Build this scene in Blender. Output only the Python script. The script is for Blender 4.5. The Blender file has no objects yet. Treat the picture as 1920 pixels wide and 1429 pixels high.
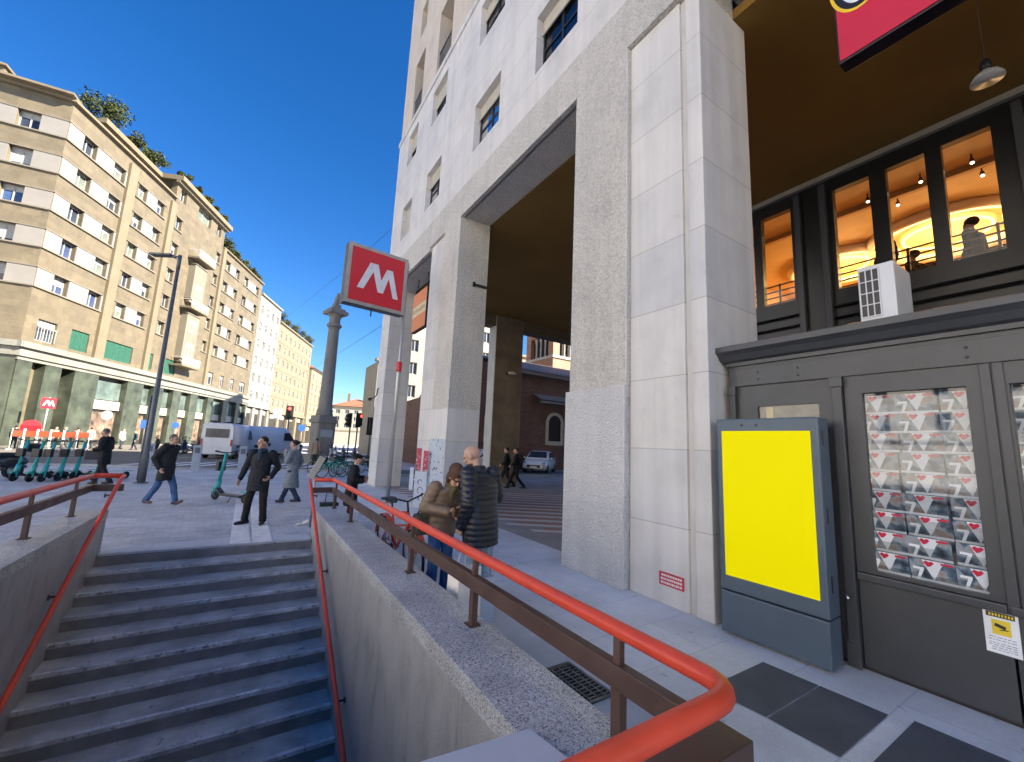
import bpy, bmesh, math, random
from mathutils import Vector, Matrix, Euler
random.seed(7)
SC = bpy.context.scene
COL = SC.collection
R = math.radians
# ---------------------------------------------------------------- camera (1920 px wide photograph)
FPX, CX, CY = 770.0, 960.0, 721.65
PITCH, ROLL, YAW, EYE = .147209, .045449, .565259, 1.8
CAMO = Vector((0, 0, EYE))
_f = Vector((math.sin(YAW)*math.cos(PITCH), math.cos(YAW)*math.cos(PITCH), math.sin(PITCH)))
_r = Vector((math.cos(YAW), -math.sin(YAW), 0))
_u = _r.cross(_f)
_r2 = math.cos(ROLL)*_r + math.sin(ROLL)*_u
_u2 = -math.sin(ROLL)*_r + math.cos(ROLL)*_u
def ray(u, v):
    return _f + _r2*((u-CX)/FPX) - _u2*((v-CY)/FPX)
def gz(u, v, z=0.0):
    d = ray(u, v); return CAMO + d*((z-EYE)/d.z)
cam = bpy.data.objects.new('camera', bpy.data.cameras.new('camera')); COL.objects.link(cam)
M3 = Matrix((_r2, _u2, -_f)).transposed()
cam.matrix_world = Matrix.Translation(CAMO) @ M3.to_4x4()
cam.data.sensor_fit = 'HORIZONTAL'; cam.data.sensor_width = 36
cam.data.lens = 36*FPX/1920
cam.data.shift_y = (CY-714.5)/1920
cam.data.clip_start = .05; cam.data.clip_end = 3000
SC.camera = cam
# ---------------------------------------------------------------- materials
MATS = {}
def _new(name):
    m = bpy.data.materials.new(name); m.use_nodes = True; MATS[name] = m
    nt = m.node_tree; b = nt.nodes['Principled BSDF']
    return m, nt, b
def _tex(nt, kind, scale, **kw):
    n = nt.nodes.new(kind)
    if 'Scale' in n.inputs: n.inputs['Scale'].default_value = scale
    for k, v in kw.items():
        if k in n.inputs: n.inputs[k].default_value = v
        else: setattr(n, k, v)
    return n
def _coord(nt, space='Object', sc=(1,1,1), rot=(0,0,0)):
    tc = nt.nodes.new('ShaderNodeTexCoord'); mp = nt.nodes.new('ShaderNodeMapping')
    mp.inputs['Scale'].default_value = sc; mp.inputs['Rotation'].default_value = rot
    nt.links.new(tc.outputs[space], mp.inputs['Vector'])
    return mp.outputs['Vector']
def _ramp(nt, fac, stops):
    r = nt.nodes.new('ShaderNodeValToRGB')
    el = r.color_ramp.elements
    while len(el) < len(stops): el.new(.5)
    for e, (p, c) in zip(el, stops):
        e.position = p; e.color = (*c, 1) if len(c) == 3 else c
    nt.links.new(fac, r.inputs['Fac'])
    return r.outputs['Color']
def _mix(nt, fac, a, b, mode='MIX'):
    n = nt.nodes.new('ShaderNodeMix'); n.data_type = 'RGBA'; n.blend_type = mode
    for sock, v in ((n.inputs['Factor'], fac), (n.inputs[6], a), (n.inputs[7], b)):
        if hasattr(v, 'is_output'): nt.links.new(v, sock)
        elif isinstance(v, (int, float)): sock.default_value = v
        else: sock.default_value = (*v, 1)
    return n.outputs[2]
def _bump(nt, b, h, strength, dist=.01):
    n = nt.nodes.new('ShaderNodeBump'); n.inputs['Strength'].default_value = strength; n.inputs['Distance'].default_value = dist
    nt.links.new(h, n.inputs['Height']); nt.links.new(n.outputs['Normal'], b.inputs['Normal'])
def mul(c, k): return tuple(min(1, x*k) for x in c)
def mat(name, col, rough=.6, var=.12, vs=3.0, bump=0, bs=40, metal=0, spec=.5, sc=(1,1,1), coat=0, chip=None, chip_s=22, chip_t=.66):
    if name in MATS: return MATS[name]
    m, nt, b = _new(name)
    b.inputs['Roughness'].default_value = rough; b.inputs['Metallic'].default_value = metal
    b.inputs['Specular IOR Level'].default_value = spec
    if coat: b.inputs['Coat Weight'].default_value = coat
    v = _coord(nt, sc=sc)
    n = _tex(nt, 'ShaderNodeTexNoise', vs, Detail=5.0, Roughness=.6); nt.links.new(v, n.inputs['Vector'])
    c = _ramp(nt, n.outputs['Fac'], [(.3, mul(col, 1-var)), (.7, mul(col, 1+var))])
    if chip:
        n3 = _tex(nt, 'ShaderNodeTexNoise', chip_s, Detail=6.0, Roughness=.7); nt.links.new(v, n3.inputs['Vector'])
        c = _mix(nt, _ramp(nt, n3.outputs['Fac'], [(chip_t, (0, 0, 0)), (chip_t+.04, (1, 1, 1))]), c, chip)
        nt.links.new(_ramp(nt, n.outputs['Fac'], [(.3, (rough*.75,)*3), (.7, (min(1, rough*1.5),)*3)]), b.inputs['Roughness'])
    nt.links.new(c, b.inputs['Base Color'])
    if bump:
        n2 = _tex(nt, 'ShaderNodeTexNoise', bs, Detail=3.0); nt.links.new(v, n2.inputs['Vector'])
        _bump(nt, b, n2.outputs['Fac'], bump)
    return m
def speckle(name, col, dark, light, scale=180, rough=.6, stain=.25, bump=.1):
    m, nt, b = _new(name); v = _coord(nt)
    n = _tex(nt, 'ShaderNodeTexVoronoi', scale); nt.links.new(v, n.inputs['Vector'])
    sep = nt.nodes.new('ShaderNodeSeparateColor'); nt.links.new(n.outputs['Color'], sep.inputs['Color'])
    c = _ramp(nt, sep.outputs['Red'], [(.12, dark), (.3, col), (.7, col), (.92, light)])
    s = _tex(nt, 'ShaderNodeTexNoise', 1.6, Detail=7.0, Roughness=.65); nt.links.new(v, s.inputs['Vector'])
    k = _ramp(nt, s.outputs['Fac'], [(.35, (1-stain,)*3), (.65, (1,1,1))])
    nt.links.new(_mix(nt, 1.0, c, k, 'MULTIPLY'), b.inputs['Base Color'])
    b.inputs['Roughness'].default_value = rough
    _bump(nt, b, sep.outputs['Green'], bump, .002)
    return m
def slabs(name, col, joint, w, h, var=.12, off=.5, rough=.6, jw=.01, rot=0, stain=.2, plane='XY', bump=.3, speck=0):
    m, nt, b = _new(name)
    rr = {'XY': (0, 0, rot), 'YZ': (0, R(90), R(90)), 'XZ': (R(90), 0, 0)}[plane]
    tc = nt.nodes.new('ShaderNodeTexCoord'); sep = nt.nodes.new('ShaderNodeSeparateXYZ'); cb = nt.nodes.new('ShaderNodeCombineXYZ')
    nt.links.new(tc.outputs['Object'], sep.inputs[0])
    a, c_ = {'XY': ('X', 'Y'), 'YZ': ('Y', 'Z'), 'XZ': ('X', 'Z')}[plane]
    nt.links.new(sep.outputs[a], cb.inputs['X']); nt.links.new(sep.outputs[c_], cb.inputs['Y'])
    mp = nt.nodes.new('ShaderNodeMapping'); mp.inputs['Rotation'].default_value = (0, 0, rot)
    nt.links.new(cb.outputs[0], mp.inputs['Vector'])
    t = _tex(nt, 'ShaderNodeTexBrick', 1.0); t.offset = off
    nt.links.new(mp.outputs[0], t.inputs['Vector'])
    t.inputs['Color1'].default_value = (*mul(col, 1-var), 1); t.inputs['Color2'].default_value = (*mul(col, 1+var), 1)
    t.inputs['Mortar'].default_value = (*joint, 1); t.inputs['Mortar Size'].default_value = jw
    t.inputs['Brick Width'].default_value = w; t.inputs['Row Height'].default_value = h; t.inputs['Mortar Smooth'].default_value = .2
    s = _tex(nt, 'ShaderNodeTexNoise', .9, Detail=8.0, Roughness=.7); nt.links.new(tc.outputs['Object'], s.inputs['Vector'])
    k = _ramp(nt, s.outputs['Fac'], [(.32, (1-stain,)*3), (.66, (1+stain*.3,)*3)])
    col_o = _mix(nt, 1.0, t.outputs['Color'], k, 'MULTIPLY')
    g = _tex(nt, 'ShaderNodeTexNoise', 7, Detail=1.0); nt.links.new(tc.outputs['Object'], g.inputs['Vector'])
    col_o = _mix(nt, 1.0, col_o, _ramp(nt, g.outputs['Fac'], [(.70, (1, 1, 1)), (.74, (.72,)*3)]), 'MULTIPLY')
    if speck:
        n2 = _tex(nt, 'ShaderNodeTexNoise', 120, Detail=2.0); nt.links.new(tc.outputs['Object'], n2.inputs['Vector'])
        col_o = _mix(nt, 1.0, col_o, _ramp(nt, n2.outputs['Fac'], [(.35, (1-speck,)*3), (.65, (1+speck,)*3)]), 'MULTIPLY')
    nt.links.new(col_o, b.inputs['Base Color'])
    b.inputs['Roughness'].default_value = rough
    inv = nt.nodes.new('ShaderNodeMath'); inv.operation = 'SUBTRACT'; inv.inputs[0].default_value = 1
    nt.links.new(t.outputs['Fac'], inv.inputs[1]); _bump(nt, b, inv.outputs[0], bump, .004)
    return m
def travertine(name, col, rough_amt=.0, streak=.1, rough=.7):
    """pale stone: soft clouds, vertical weather streaks, pits"""
    m, nt, b = _new(name); v = _coord(nt)
    n = _tex(nt, 'ShaderNodeTexNoise', 1.1, Detail=8.0, Roughness=.62); nt.links.new(v, n.inputs['Vector'])
    c = _ramp(nt, n.outputs['Fac'], [(.3, mul(col, .86)), (.5, col), (.72, mul(col, 1.06))])
    v2 = _coord(nt, sc=(2.2, 2.2, .12)); n2 = _tex(nt, 'ShaderNodeTexNoise', 2.0, Detail=5.0); nt.links.new(v2, n2.inputs['Vector'])
    c = _mix(nt, 1.0, c, _ramp(nt, n2.outputs['Fac'], [(.34, (1-streak, 1-streak*.95, 1-streak*.9)), (.6, (1, 1, 1))]), 'MULTIPLY')
    n3 = _tex(nt, 'ShaderNodeTexNoise', 26 if rough_amt else 60, Detail=6.0, Roughness=.7); nt.links.new(v, n3.inputs['Vector'])
    if rough_amt:
        c = _mix(nt, 1.0, c, _ramp(nt, n3.outputs['Fac'], [(.36, (1-rough_amt,)*3), (.58, (1, 1, 1))]), 'MULTIPLY')
        vo = _tex(nt, 'ShaderNodeTexVoronoi', 34); nt.links.new(v, vo.inputs['Vector'])
        ad = nt.nodes.new('ShaderNodeMath'); ad.operation = 'ADD'; nt.links.new(n3.outputs['Fac'], ad.inputs[0]); nt.links.new(vo.outputs['Distance'], ad.inputs[1])
        _bump(nt, b, ad.outputs[0], .9, .03)
    else:
        _bump(nt, b, n3.outputs['Fac'], .12, .01)
    n4 = _tex(nt, 'ShaderNodeTexNoise', 5.5, Detail=4.0, Roughness=.75); nt.links.new(v, n4.inputs['Vector'])
    c = _mix(nt, 1.0, c, _ramp(nt, n4.outputs['Fac'], [(.66, (1, 1, 1)), (.73, (.84, .80, .74))]), 'MULTIPLY')
    nt.links.new(c, b.inputs['Base Color']); b.inputs['Roughness'].default_value = rough
    return m
def glass(name, tint=(.9, .95, 1), refl=.12, rough=.02):
    m, nt, b = _new(name); nt.nodes.remove(b)
    out = nt.nodes['Material Output']
    tr = nt.nodes.new('ShaderNodeBsdfTransparent'); tr.inputs['Color'].default_value = (*tint, 1)
    gl = nt.nodes.new('ShaderNodeBsdfGlossy'); gl.inputs['Roughness'].default_value = rough
    fr = nt.nodes.new('ShaderNodeFresnel'); fr.inputs['IOR'].default_value = 1.45
    ad = nt.nodes.new('ShaderNodeMath'); ad.operation = 'ADD'; ad.inputs[1].default_value = refl*.3; ad.use_clamp = True
    nt.links.new(fr.outputs[0], ad.inputs[0])
    mx = nt.nodes.new('ShaderNodeMixShader'); nt.links.new(ad.outputs[0], mx.inputs[0])
    nt.links.new(tr.outputs[0], mx.inputs[1]); nt.links.new(gl.outputs[0], mx.inputs[2])
    nt.links.new(mx.outputs[0], out.inputs['Surface'])
    return m
def emit(name, col, strength, base=(.02, .02, .02)):
    if name in MATS: return MATS[name]
    m, nt, b = _new(name)
    b.inputs['Base Color'].default_value = (*base, 1)
    b.inputs['Emission Color'].default_value = (*col, 1); b.inputs['Emission Strength'].default_value = strength
    b.inputs['Roughness'].default_value = .5
    return m
# ---------------------------------------------------------------- mesh builder
class MB:
    def __init__(s): s.v = []; s.f = []; s.m = []; s.sm = []
    def add(s, vs, fs, m=0, smooth=False):
        o = len(s.v); s.v += [tuple(x) for x in vs]
        for f in fs: s.f.append([i+o for i in f]); s.m.append(m); s.sm.append(smooth)
        return s
    def box(s, x0, x1, y0, y1, z0, z1, m=0):
        v = [(x, y, z) for z in (z0, z1) for y in (y0, y1) for x in (x0, x1)]
        return s.add(v, [(0,2,3,1), (4,5,7,6), (0,1,5,4), (2,6,7,3), (0,4,6,2), (1,3,7,5)], m)
    def obox(s, c, ax, ay, az, m=0):
        """box from centre and three half-axis vectors"""
        c, ax, ay, az = map(Vector, (c, ax, ay, az))
        v = [c + sx*ax + sy*ay + sz*az for sz in (-1, 1) for sy in (-1, 1) for sx in (-1, 1)]
        fs = [(0,2,3,1), (4,5,7,6), (0,1,5,4), (2,6,7,3), (0,4,6,2), (1,3,7,5)]
        if ax.cross(ay).dot(az) < 0: fs = [f[::-1] for f in fs]
        return s.add(v, fs, m)
    def quad(s, a, b, c, d, m=0): return s.add([a, b, c, d], [(0,1,2,3)], m)
    def prism(s, pts, vec, m=0, mside=None):
        """planar outline extruded by vec"""
        n = len(pts); vec = Vector(vec); P = [Vector(p) for p in pts]
        nrm = Vector((0, 0, 0))
        for i in range(n): nrm += P[i].cross(P[(i+1) % n])
        if nrm.dot(vec) < 0: P = P[::-1]
        v = P + [p+vec for p in P]
        s.add(v, [tuple(range(n))[::-1], tuple(range(n, 2*n))], m)
        return s.add(v, [(i, (i+1) % n, n+(i+1) % n, n+i) for i in range(n)], m if mside is None else mside)
    def tube(s, pts, r, n=10, m=0, closed=False, caps=True, smooth=True):
        P = [Vector(p) for p in pts]; k = len(P)
        rs = r if isinstance(r, (list, tuple)) else [r]*k
        rings = []; prev = None
        for i in range(k):
            a = P[i-1] if (i > 0 or closed) else P[i]; b = P[(i+1) % k] if (i < k-1 or closed) else P[i]
            t = (b-a).normalized()
            if prev is None:
                h = Vector((0, 0, 1)) if abs(t.z) < .9 else Vector((0, 1, 0))
                x = t.cross(h).normalized()
            else:
                x = (prev - t*prev.dot(t)).normalized()
            prev = x; y = t.cross(x)
            rings.append([P[i] + (x*math.cos(2*math.pi*j/n) + y*math.sin(2*math.pi*j/n))*rs[i] for j in range(n)])
        v = [p for g in rings for p in g]; fs = []
        for i in range(k if closed else k-1):
            o, q = i*n, ((i+1) % k)*n
            fs += [(o+j, o+(j+1) % n, q+(j+1) % n, q+j) for j in range(n)]
        s.add(v, fs, m, smooth)
        if caps and not closed: s.add(v, [tuple(range(n))[::-1], tuple(range((k-1)*n, k*n))], m)
        return s
    def lathe(s, prof, n=20, o=(0,0,0), m=0, smooth=None, axis=None):
        """profile of (radius, height) turned about z (or about axis)"""
        o = Vector(o); q = Vector((0, 0, 1)).rotation_difference(Vector(axis)) if axis else None
        v = []
        for r, z in prof:
            for j in range(n):
                p = Vector((r*math.cos(2*math.pi*j/n), r*math.sin(2*math.pi*j/n), z))
                v.append(o + (q @ p if q else p))
        if smooth is None: smooth = len(prof) > 2
        k = len(prof)
        fs = [(i*n+j, i*n+(j+1) % n, (i+1)*n+(j+1) % n, (i+1)*n+j) for i in range(k-1) for j in range(n)]
        fs += [tuple(range(n))[::-1], tuple(range((k-1)*n, k*n))]
        return s.add(v, fs, m, smooth)
    def ell(s, c, r, m=0, nu=14, nv=9, rot=None):
        c = Vector(c); r = (r, r, r) if isinstance(r, (int, float)) else r
        v = []; E = rot.to_matrix() if isinstance(rot, Euler) else rot
        for i in range(nv+1):
            th = math.pi*i/nv
            for j in range(nu):
                ph = 2*math.pi*j/nu
                p = Vector((r[0]*math.sin(th)*math.cos(ph), r[1]*math.sin(th)*math.sin(ph), -r[2]*math.cos(th)))
                v.append(c + (E @ p if E else p))
        fs = [(i*nu+j, i*nu+(j+1) % nu, (i+1)*nu+(j+1) % nu, (i+1)*nu+j) for i in range(nv) for j in range(nu)]
        return s.add(v, fs, m, True)
    def build(s, name, mats, parent=None, bevel=0, loc=None):
        me = bpy.data.meshes.new(name); me.from_pydata(s.v, [], s.f)
        for x in (mats if isinstance(mats, (list, tuple)) else [mats]): me.materials.append(x)
        me.polygons.foreach_set('material_index', s.m); me.polygons.foreach_set('use_smooth', s.sm)
        me.update()
        bm = bmesh.new(); bm.from_mesh(me)
        bmesh.ops.remove_doubles(bm, verts=bm.verts, dist=1e-5)
        bmesh.ops.dissolve_degenerate(bm, edges=bm.edges, dist=1e-6)
        if bevel:
            es = [e for e in bm.edges if len(e.link_faces) == 2 and e.calc_face_angle(0) > R(35)]
            bmesh.ops.bevel(bm, geom=es, offset=bevel, segments=2, affect='EDGES', clamp_overlap=True, profile=.6)
        bmesh.ops.recalc_face_normals(bm, faces=bm.faces)
        bm.to_mesh(me); bm.free()
        o = bpy.data.objects.new(name, me); COL.objects.link(o)
        if parent: o.parent = parent
        if loc: o.location = loc
        return o
def tag(o, label=None, cat=None, group=None, kind=None):
    if label: o['label'] = label
    if cat: o['category'] = cat
    if group: o['group'] = group
    if kind: o['kind'] = kind
    return o
def empty(name, label, cat, loc=(0,0,0), rz=0, group=None):
    o = bpy.data.objects.new(name, None); COL.objects.link(o); o.empty_display_size = .2
    o.location = loc; o.rotation_euler = (0, 0, rz)
    return tag(o, label, cat, group)
def copy_tree(o, parent=None):
    c = o.copy(); COL.objects.link(c)
    if parent is not None: c.parent = parent
    for ch in list(o.children): copy_tree(ch, c)
    return c
def wall_holes(mb, P, U, W, u0, u1, w0, w1, holes, depth, m=0, mr=None):
    """flat wall with rectangular holes: front sheet + reveals. P origin, U and W unit vectors, depth = inward vector"""
    P, U, W, D = Vector(P), Vector(U), Vector(W), Vector(depth)
    mr = m if mr is None else mr
    us = sorted({u0, u1, *[h[0] for h in holes], *[h[1] for h in holes]}); ws = sorted({w0, w1, *[h[2] for h in holes], *[h[3] for h in holes]})
    us = [u for u in us if u0 <= u <= u1]; ws = [w for w in ws if w0 <= w <= w1]
    at = lambda u, w, d=0: P + U*u + W*w + D*d
    for i in range(len(us)-1):
        for j in range(len(ws)-1):
            cu, cw = (us[i]+us[i+1])/2, (ws[j]+ws[j+1])/2
            if any(h[0] < cu < h[1] and h[2] < cw < h[3] for h in holes): continue
            mb.quad(at(us[i], ws[j]), at(us[i+1], ws[j]), at(us[i+1], ws[j+1]), at(us[i], ws[j+1]), m)
    for a, b, c, d in holes:
        mb.quad(at(a, c), at(b, c), at(b, c, 1), at(a, c, 1), mr); mb.quad(at(a, d), at(b, d), at(b, d, 1), at(a, d, 1), mr)
        mb.quad(at(a, c), at(a, d), at(a, d, 1), at(a, c, 1), mr); mb.quad(at(b, c), at(b, d), at(b, d, 1), at(b, c, 1), mr)
    return mb
# ---------------------------------------------------------------- light: late-morning winter sun behind the right-hand building
SUN_AZ = math.atan2(.77, -.63)          # clockwise from +Y
SUN_EL = R(33)
sd = Vector((math.sin(SUN_AZ)*math.cos(SUN_EL), math.cos(SUN_AZ)*math.cos(SUN_EL), math.sin(SUN_EL)))
w = bpy.data.worlds.new('World'); SC.world = w; w.use_nodes = True
nt = w.node_tree; bg = nt.nodes['Background']
sky = nt.nodes.new('ShaderNodeTexSky'); sky.sky_type = 'NISHITA'; sky.sun_disc = False
sky.sun_elevation = SUN_EL; sky.sun_rotation = SUN_AZ
sky.air_density = 1.0; sky.dust_density = .2; sky.ozone_density = 4.0; sky.altitude = 120
hs = nt.nodes.new('ShaderNodeHueSaturation'); hs.inputs['Saturation'].default_value = 1.31; hs.inputs['Hue'].default_value = .509; hs.inputs['Value'].default_value = .84; nt.links.new(sky.outputs['Color'], hs.inputs['Color'])
nt.links.new(hs.outputs['Color'], bg.inputs['Color']); bg.inputs['Strength'].default_value = .062
sun = bpy.data.objects.new('sun', bpy.data.lights.new('sun', 'SUN')); COL.objects.link(sun)
sun.data.energy = 5; sun.data.angle = R(.5); sun.data.color = (1, .9, .76)
sun.rotation_euler = sd.to_track_quat('Z', 'Y').to_euler(); sun.location = sd*60
SC.view_settings.view_transform = 'Standard'; SC.view_settings.look = 'None'
SC.view_settings.exposure = 2.2; SC.view_settings.gamma = 1
SC.cycles.max_bounces = 10; SC.cycles.diffuse_bounces = 5; SC.cycles.transparent_max_bounces = 16
SC.cycles.use_denoising = True
SC.cycles.sample_clamp_indirect = 6
# ---------------------------------------------------------------- ground, pavements, road
SX0, SX1, SY0, SY1 = -1.58, 1.19, 1.12, 8.32       # stairwell opening
m_plaza = slabs('plaza_setts', (.55, .55, .56), (.38, .38, .39), .24, .12, var=.14, jw=.006, stain=.3, rot=R(-4), speck=.12)
m_pale = slabs('pale_paving', (.72, .72, .72), (.55, .55, .55), 1.1, .62, var=.07, jw=.005, stain=.24, speck=.07, bump=.15)
m_strip = mat('gutter_strip_stone', (.52, .52, .52), .7, .22, 1.2, .2, 90)
m_road = mat('road_asphalt', (.16, .145, .12), .85, .2, .35, .3, 30)
m_asph = mat('street_asphalt', (.11, .11, .112), .85, .2, .35, .3, 30)
def sheet(name, pts, m, z, kind='structure'):
    b = MB(); b.add([(x, y, z) for x, y in pts], [tuple(range(len(pts)))])
    return tag(b.build(name, m), kind=kind)
g = MB()
xs = [-900, SX0-.12, SX1+.12, 900]; ys = [-900, SY0, SY1, 900]
for i in range(3):
    for j in range(3):
        if i == 1 and j == 1: continue
        g.quad((xs[i], ys[j], 0), (xs[i+1], ys[j], 0), (xs[i+1], ys[j+1], 0), (xs[i], ys[j+1], 0))
tag(g.build('ground', m_plaza), kind='structure')
sheet('pavement', [(2.62, -14), (4.9, -14), (4.9, 17.8), (2.62, 17.8)], m_pale, .004)
sheet('pavement_edge', [(1.64, -6), (2.62, -6), (2.62, 9.4), (1.64, 9.4)], m_strip, .004)
sheet('road', [(-90, 27.4), (-6.2, 27.2), (-2.6, 25.4), (4.4, 24.6), (4.4, 66), (-90, 66)], m_road, .004)
sheet('crossing_street', [(6, 20.9), (60, 20.9), (60, 25.6), (6, 25.6)], m_asph, .004)
# kerbs of the road in front of the plaza
kb = MB(); kp = [(-90, 27.25), (-6.2, 27.05), (-2.6, 25.25), (4.4, 24.45)]
for a, b in zip(kp, kp[1:]):
    a, b = Vector((*a, 0)), Vector((*b, 0)); t = (b-a).normalized(); nrm = Vector((-t.y, t.x, 0))
    kb.obox((a+b)/2 + Vector((0, 0, .035)), (b-a)/2, nrm*.11, (0, 0, .045))
tag(kb.build('kerb', mat('kerb_granite', (.36, .36, .35), .7, .12, 2)), kind='structure')
# white road markings (crossing bars and lane lines)
mk = MB()
for i in range(9):
    x = -5.2+i*1.0
    mk.add([(x, 26.6-.12*i+1.2, .009), (x+.5, 26.55-.12*i+1.2, .009), (x+2.1, 30.8, .009), (x+1.6, 30.8, .009)], [(0, 1, 2, 3)])
for i in range(6): mk.add([(-30+i*5, 36, .009), (-27.5+i*5, 36, .009), (-27.5+i*5, 36.18, .009), (-30+i*5, 36.18, .009)], [(0, 1, 2, 3)])
tag(mk.build('road_markings', mat('road_paint', (.72, .71, .68), .7, .2, 3)), kind='structure')
# stripes of the arcade floor
sheet('arcade_floor', [(4.9, -12), (30, -12), (30, 20.6), (4.9, 20.6)], slabs('arcade_stone', (.34, .32, .30), (.27, .26, .25), .9, .6, var=.1, jw=.008, rot=R(-32)), .004)
st = MB(); dx, dy = .84, -.5426; nx, ny = .5426, .84
for k in range(12):
    o = 9.15+k*.62
    for q, (w0, w1, m) in enumerate(((0, .22, 0), (.27, .47, 1))):
        s0 = -.62-.42*k if k > 3 else .55-.55*k
        s0 += (0, .25)[q]
        P = lambda s, t: (nx*(o+t)+dx*s, ny*(o+t)+dy*s, .009)
        s1 = 9
        st.add([P(s0, w0), P(s1, w0), P(s1, w1), P(s0-.1, w1)], [(0, 1, 2, 3)], m)
tag(st.build('floor_stripes', [mat('white_marble_strip', (.62, .6, .6), .45, .1, 3), mat('red_marble_strip', (.3, .12, .08), .45, .2, 3)]), kind='structure')
# kerb step beyond the arcade
k2 = MB(); k2.box(6, 40, 20.6, 20.895, 0, .12); tag(k2.build('kerb', MATS['kerb_granite']), kind='structure')
# landing slab and tactile strip at the stair head
lp = MB()
for i in range(5):
    x0 = SX0+(SX1-SX0)*i/5
    lp.box(x0+.004, x0+(SX1-SX0)/5-.004, 8.325, 8.79, -.03, .006)
tag(lp.build('stair_landing', mat('landing_stone', (.55, .56, .57), .6, .12, 4, .1, 60), bevel=.004), kind='structure')
tp = MB()
for x in (-.02, .30):
    tp.box(x, x+.29, 8.33, 14.6, .004, .012)
    for q in range(6): tp.box(x+.025+q*.045, x+.047+q*.045, 8.8, 14.6, .012, .016)
tag(tp.build('tactile_path', mat('tactile_white', (.82, .80, .76), .7, .14, 5)), kind='structure')
# dark metal-like inspection slabs let into the pale pavement
for pts in ([(3.28, 1.24), (4.12, 1.24), (4.1, 1.655), (3.28, 1.655)], [(3.28, 1.665), (4.1, 1.665), (4.08, 2.08), (3.24, 2.08)], [(3.32, .2), (4.22, .2), (4.2, 1.12), (3.36, 1.12)]):
    sheet('dark_paving', pts, MATS.get('dark_slab') or mat('dark_slab', (.085, .092, .105), .75, .2, 3, .25, 120), .0095)
# drain grating beside the parapet
gr = empty('drain_grating', 'rusty iron drain grating let into the pavement beside the parapet', 'drain cover', (2.32, 2.62, 0))
b = MB(); W, L = .19, .25
for s in (-1, 1): b.box(s*W-.012, s*W+.012, -L, L, .005, .02); b.box(-W, W, s*L-.012, s*L+.012, .005, .02)
mi = mat('grating_iron', (.16, .15, .14), .6, .3, 8, .3, 60, metal=.6)
b.build('frame', mi, gr)
b = MB()
for i in range(5): b.box(-W+.07*i+.03, -W+.07*i+.045, -L, L, .006, .018)
for i in range(12): b.box(-W, W, -L+.04*i+.03, -L+.04*i+.042, .0065, .0175)
b.build('bars', mi, gr)
b = MB(); b.quad((-W, -L, .0055), (W, -L, .0055), (W, L, .0055), (-W, L, .0055)); b.build('pit', mat('black_void', (.008, .008, .009), .9, 0), gr)
# ---------------------------------------------------------------- stairwell
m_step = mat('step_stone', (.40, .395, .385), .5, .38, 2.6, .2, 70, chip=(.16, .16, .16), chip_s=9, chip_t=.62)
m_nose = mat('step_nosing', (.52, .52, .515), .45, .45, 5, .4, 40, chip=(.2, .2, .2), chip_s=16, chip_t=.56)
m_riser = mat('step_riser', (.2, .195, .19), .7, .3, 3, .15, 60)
sc = empty('staircase', 'dark worn stone stairs leading down into the underground passage', 'stairs', (0, 8.32, 0))
RZ, TD = .157, .353
for k in range(16):
    b = MB(); y1 = 8.32-TD*k; z = -RZ*(k+1)
    y0 = y1-TD-.022
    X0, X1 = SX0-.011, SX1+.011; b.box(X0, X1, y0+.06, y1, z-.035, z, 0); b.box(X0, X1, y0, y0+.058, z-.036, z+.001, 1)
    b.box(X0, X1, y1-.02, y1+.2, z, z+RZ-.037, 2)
    o = b.build('step', [m_step, m_nose, m_riser], sc, bevel=.004); o.location = (0, -8.32, 0)
b = MB(); b.quad((SX0, -3, -RZ*16-.01), (SX1, -3, -RZ*16-.01), (SX1, 3.5, -RZ*16-.01), (SX0, 3.5, -RZ*16-.01))
tag(b.build('passage_floor', m_step), kind='structure')
def streaky(name, col):
    m, nt, b = _new(name); v = _coord(nt, sc=(1.9, 1.9, .9)); v2 = _coord(nt)
    n = _tex(nt, 'ShaderNodeTexNoise', 2.2, Detail=7.0, Roughness=.62, Distortion=.7); nt.links.new(v, n.inputs['Vector'])
    c = _ramp(nt, n.outputs['Fac'], [(.28, mul(col, .68)), (.5, col), (.72, mul(col, 1.15))])
    n2 = _tex(nt, 'ShaderNodeTexNoise', 110, Detail=3.0); nt.links.new(v2, n2.inputs['Vector'])
    c = _mix(nt, 1.0, c, _ramp(nt, n2.outputs['Fac'], [(.35, (.86,)*3), (.65, (1.12,)*3)]), 'MULTIPLY')
    nt.links.new(c, b.inputs['Base Color']); b.inputs['Roughness'].default_value = .45
    _bump(nt, b, n2.outputs['Fac'], .1, .003); return m
m_wall = streaky('stairwell_marble', (.385, .38, .37))
m_cop = speckle('coping_granite', (.54, .55, .555), (.17, .17, .175), (.78, .78, .78), 150, .45, .35)
def parapet(label, xi, xo, zc, y0, y1, cuts, side):
    t = empty('stairwell_wall', label, 'wall', ((xi+xo)/2, y1, 0)); L = Vector((-(xi+xo)/2, -y1, 0))
    b = MB(); xa, xb = sorted((xi+side*.012, xo-side*.02))
    ys = [y0, *cuts, y1]
    for a, c in zip(ys, ys[1:]): b.box(xa, xb, a+.002, c-.002, -3.2, zc-.125)
    b.build('wall', m_wall, t).location = L
    for a, c in zip(ys, ys[1:]):
        b = MB(); xa, xb = sorted((xi, xo)); b.box(xa, xb, a+.0025, c-.0025, zc-.12, zc)
        b.build('coping_slab', m_cop, t, bevel=.007).location = L
    return t
parapet('speckled granite parapet between the stairs and the shop pavement', SX1, 1.64, .52, 1.18, 8.52, [2.31, 5.3], 1)
parapet('granite parapet on the left side of the stairs, away from the shop', SX0, -1.93, .60, 1.18, 8.52, [3.4, 6.0], -1)
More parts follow.
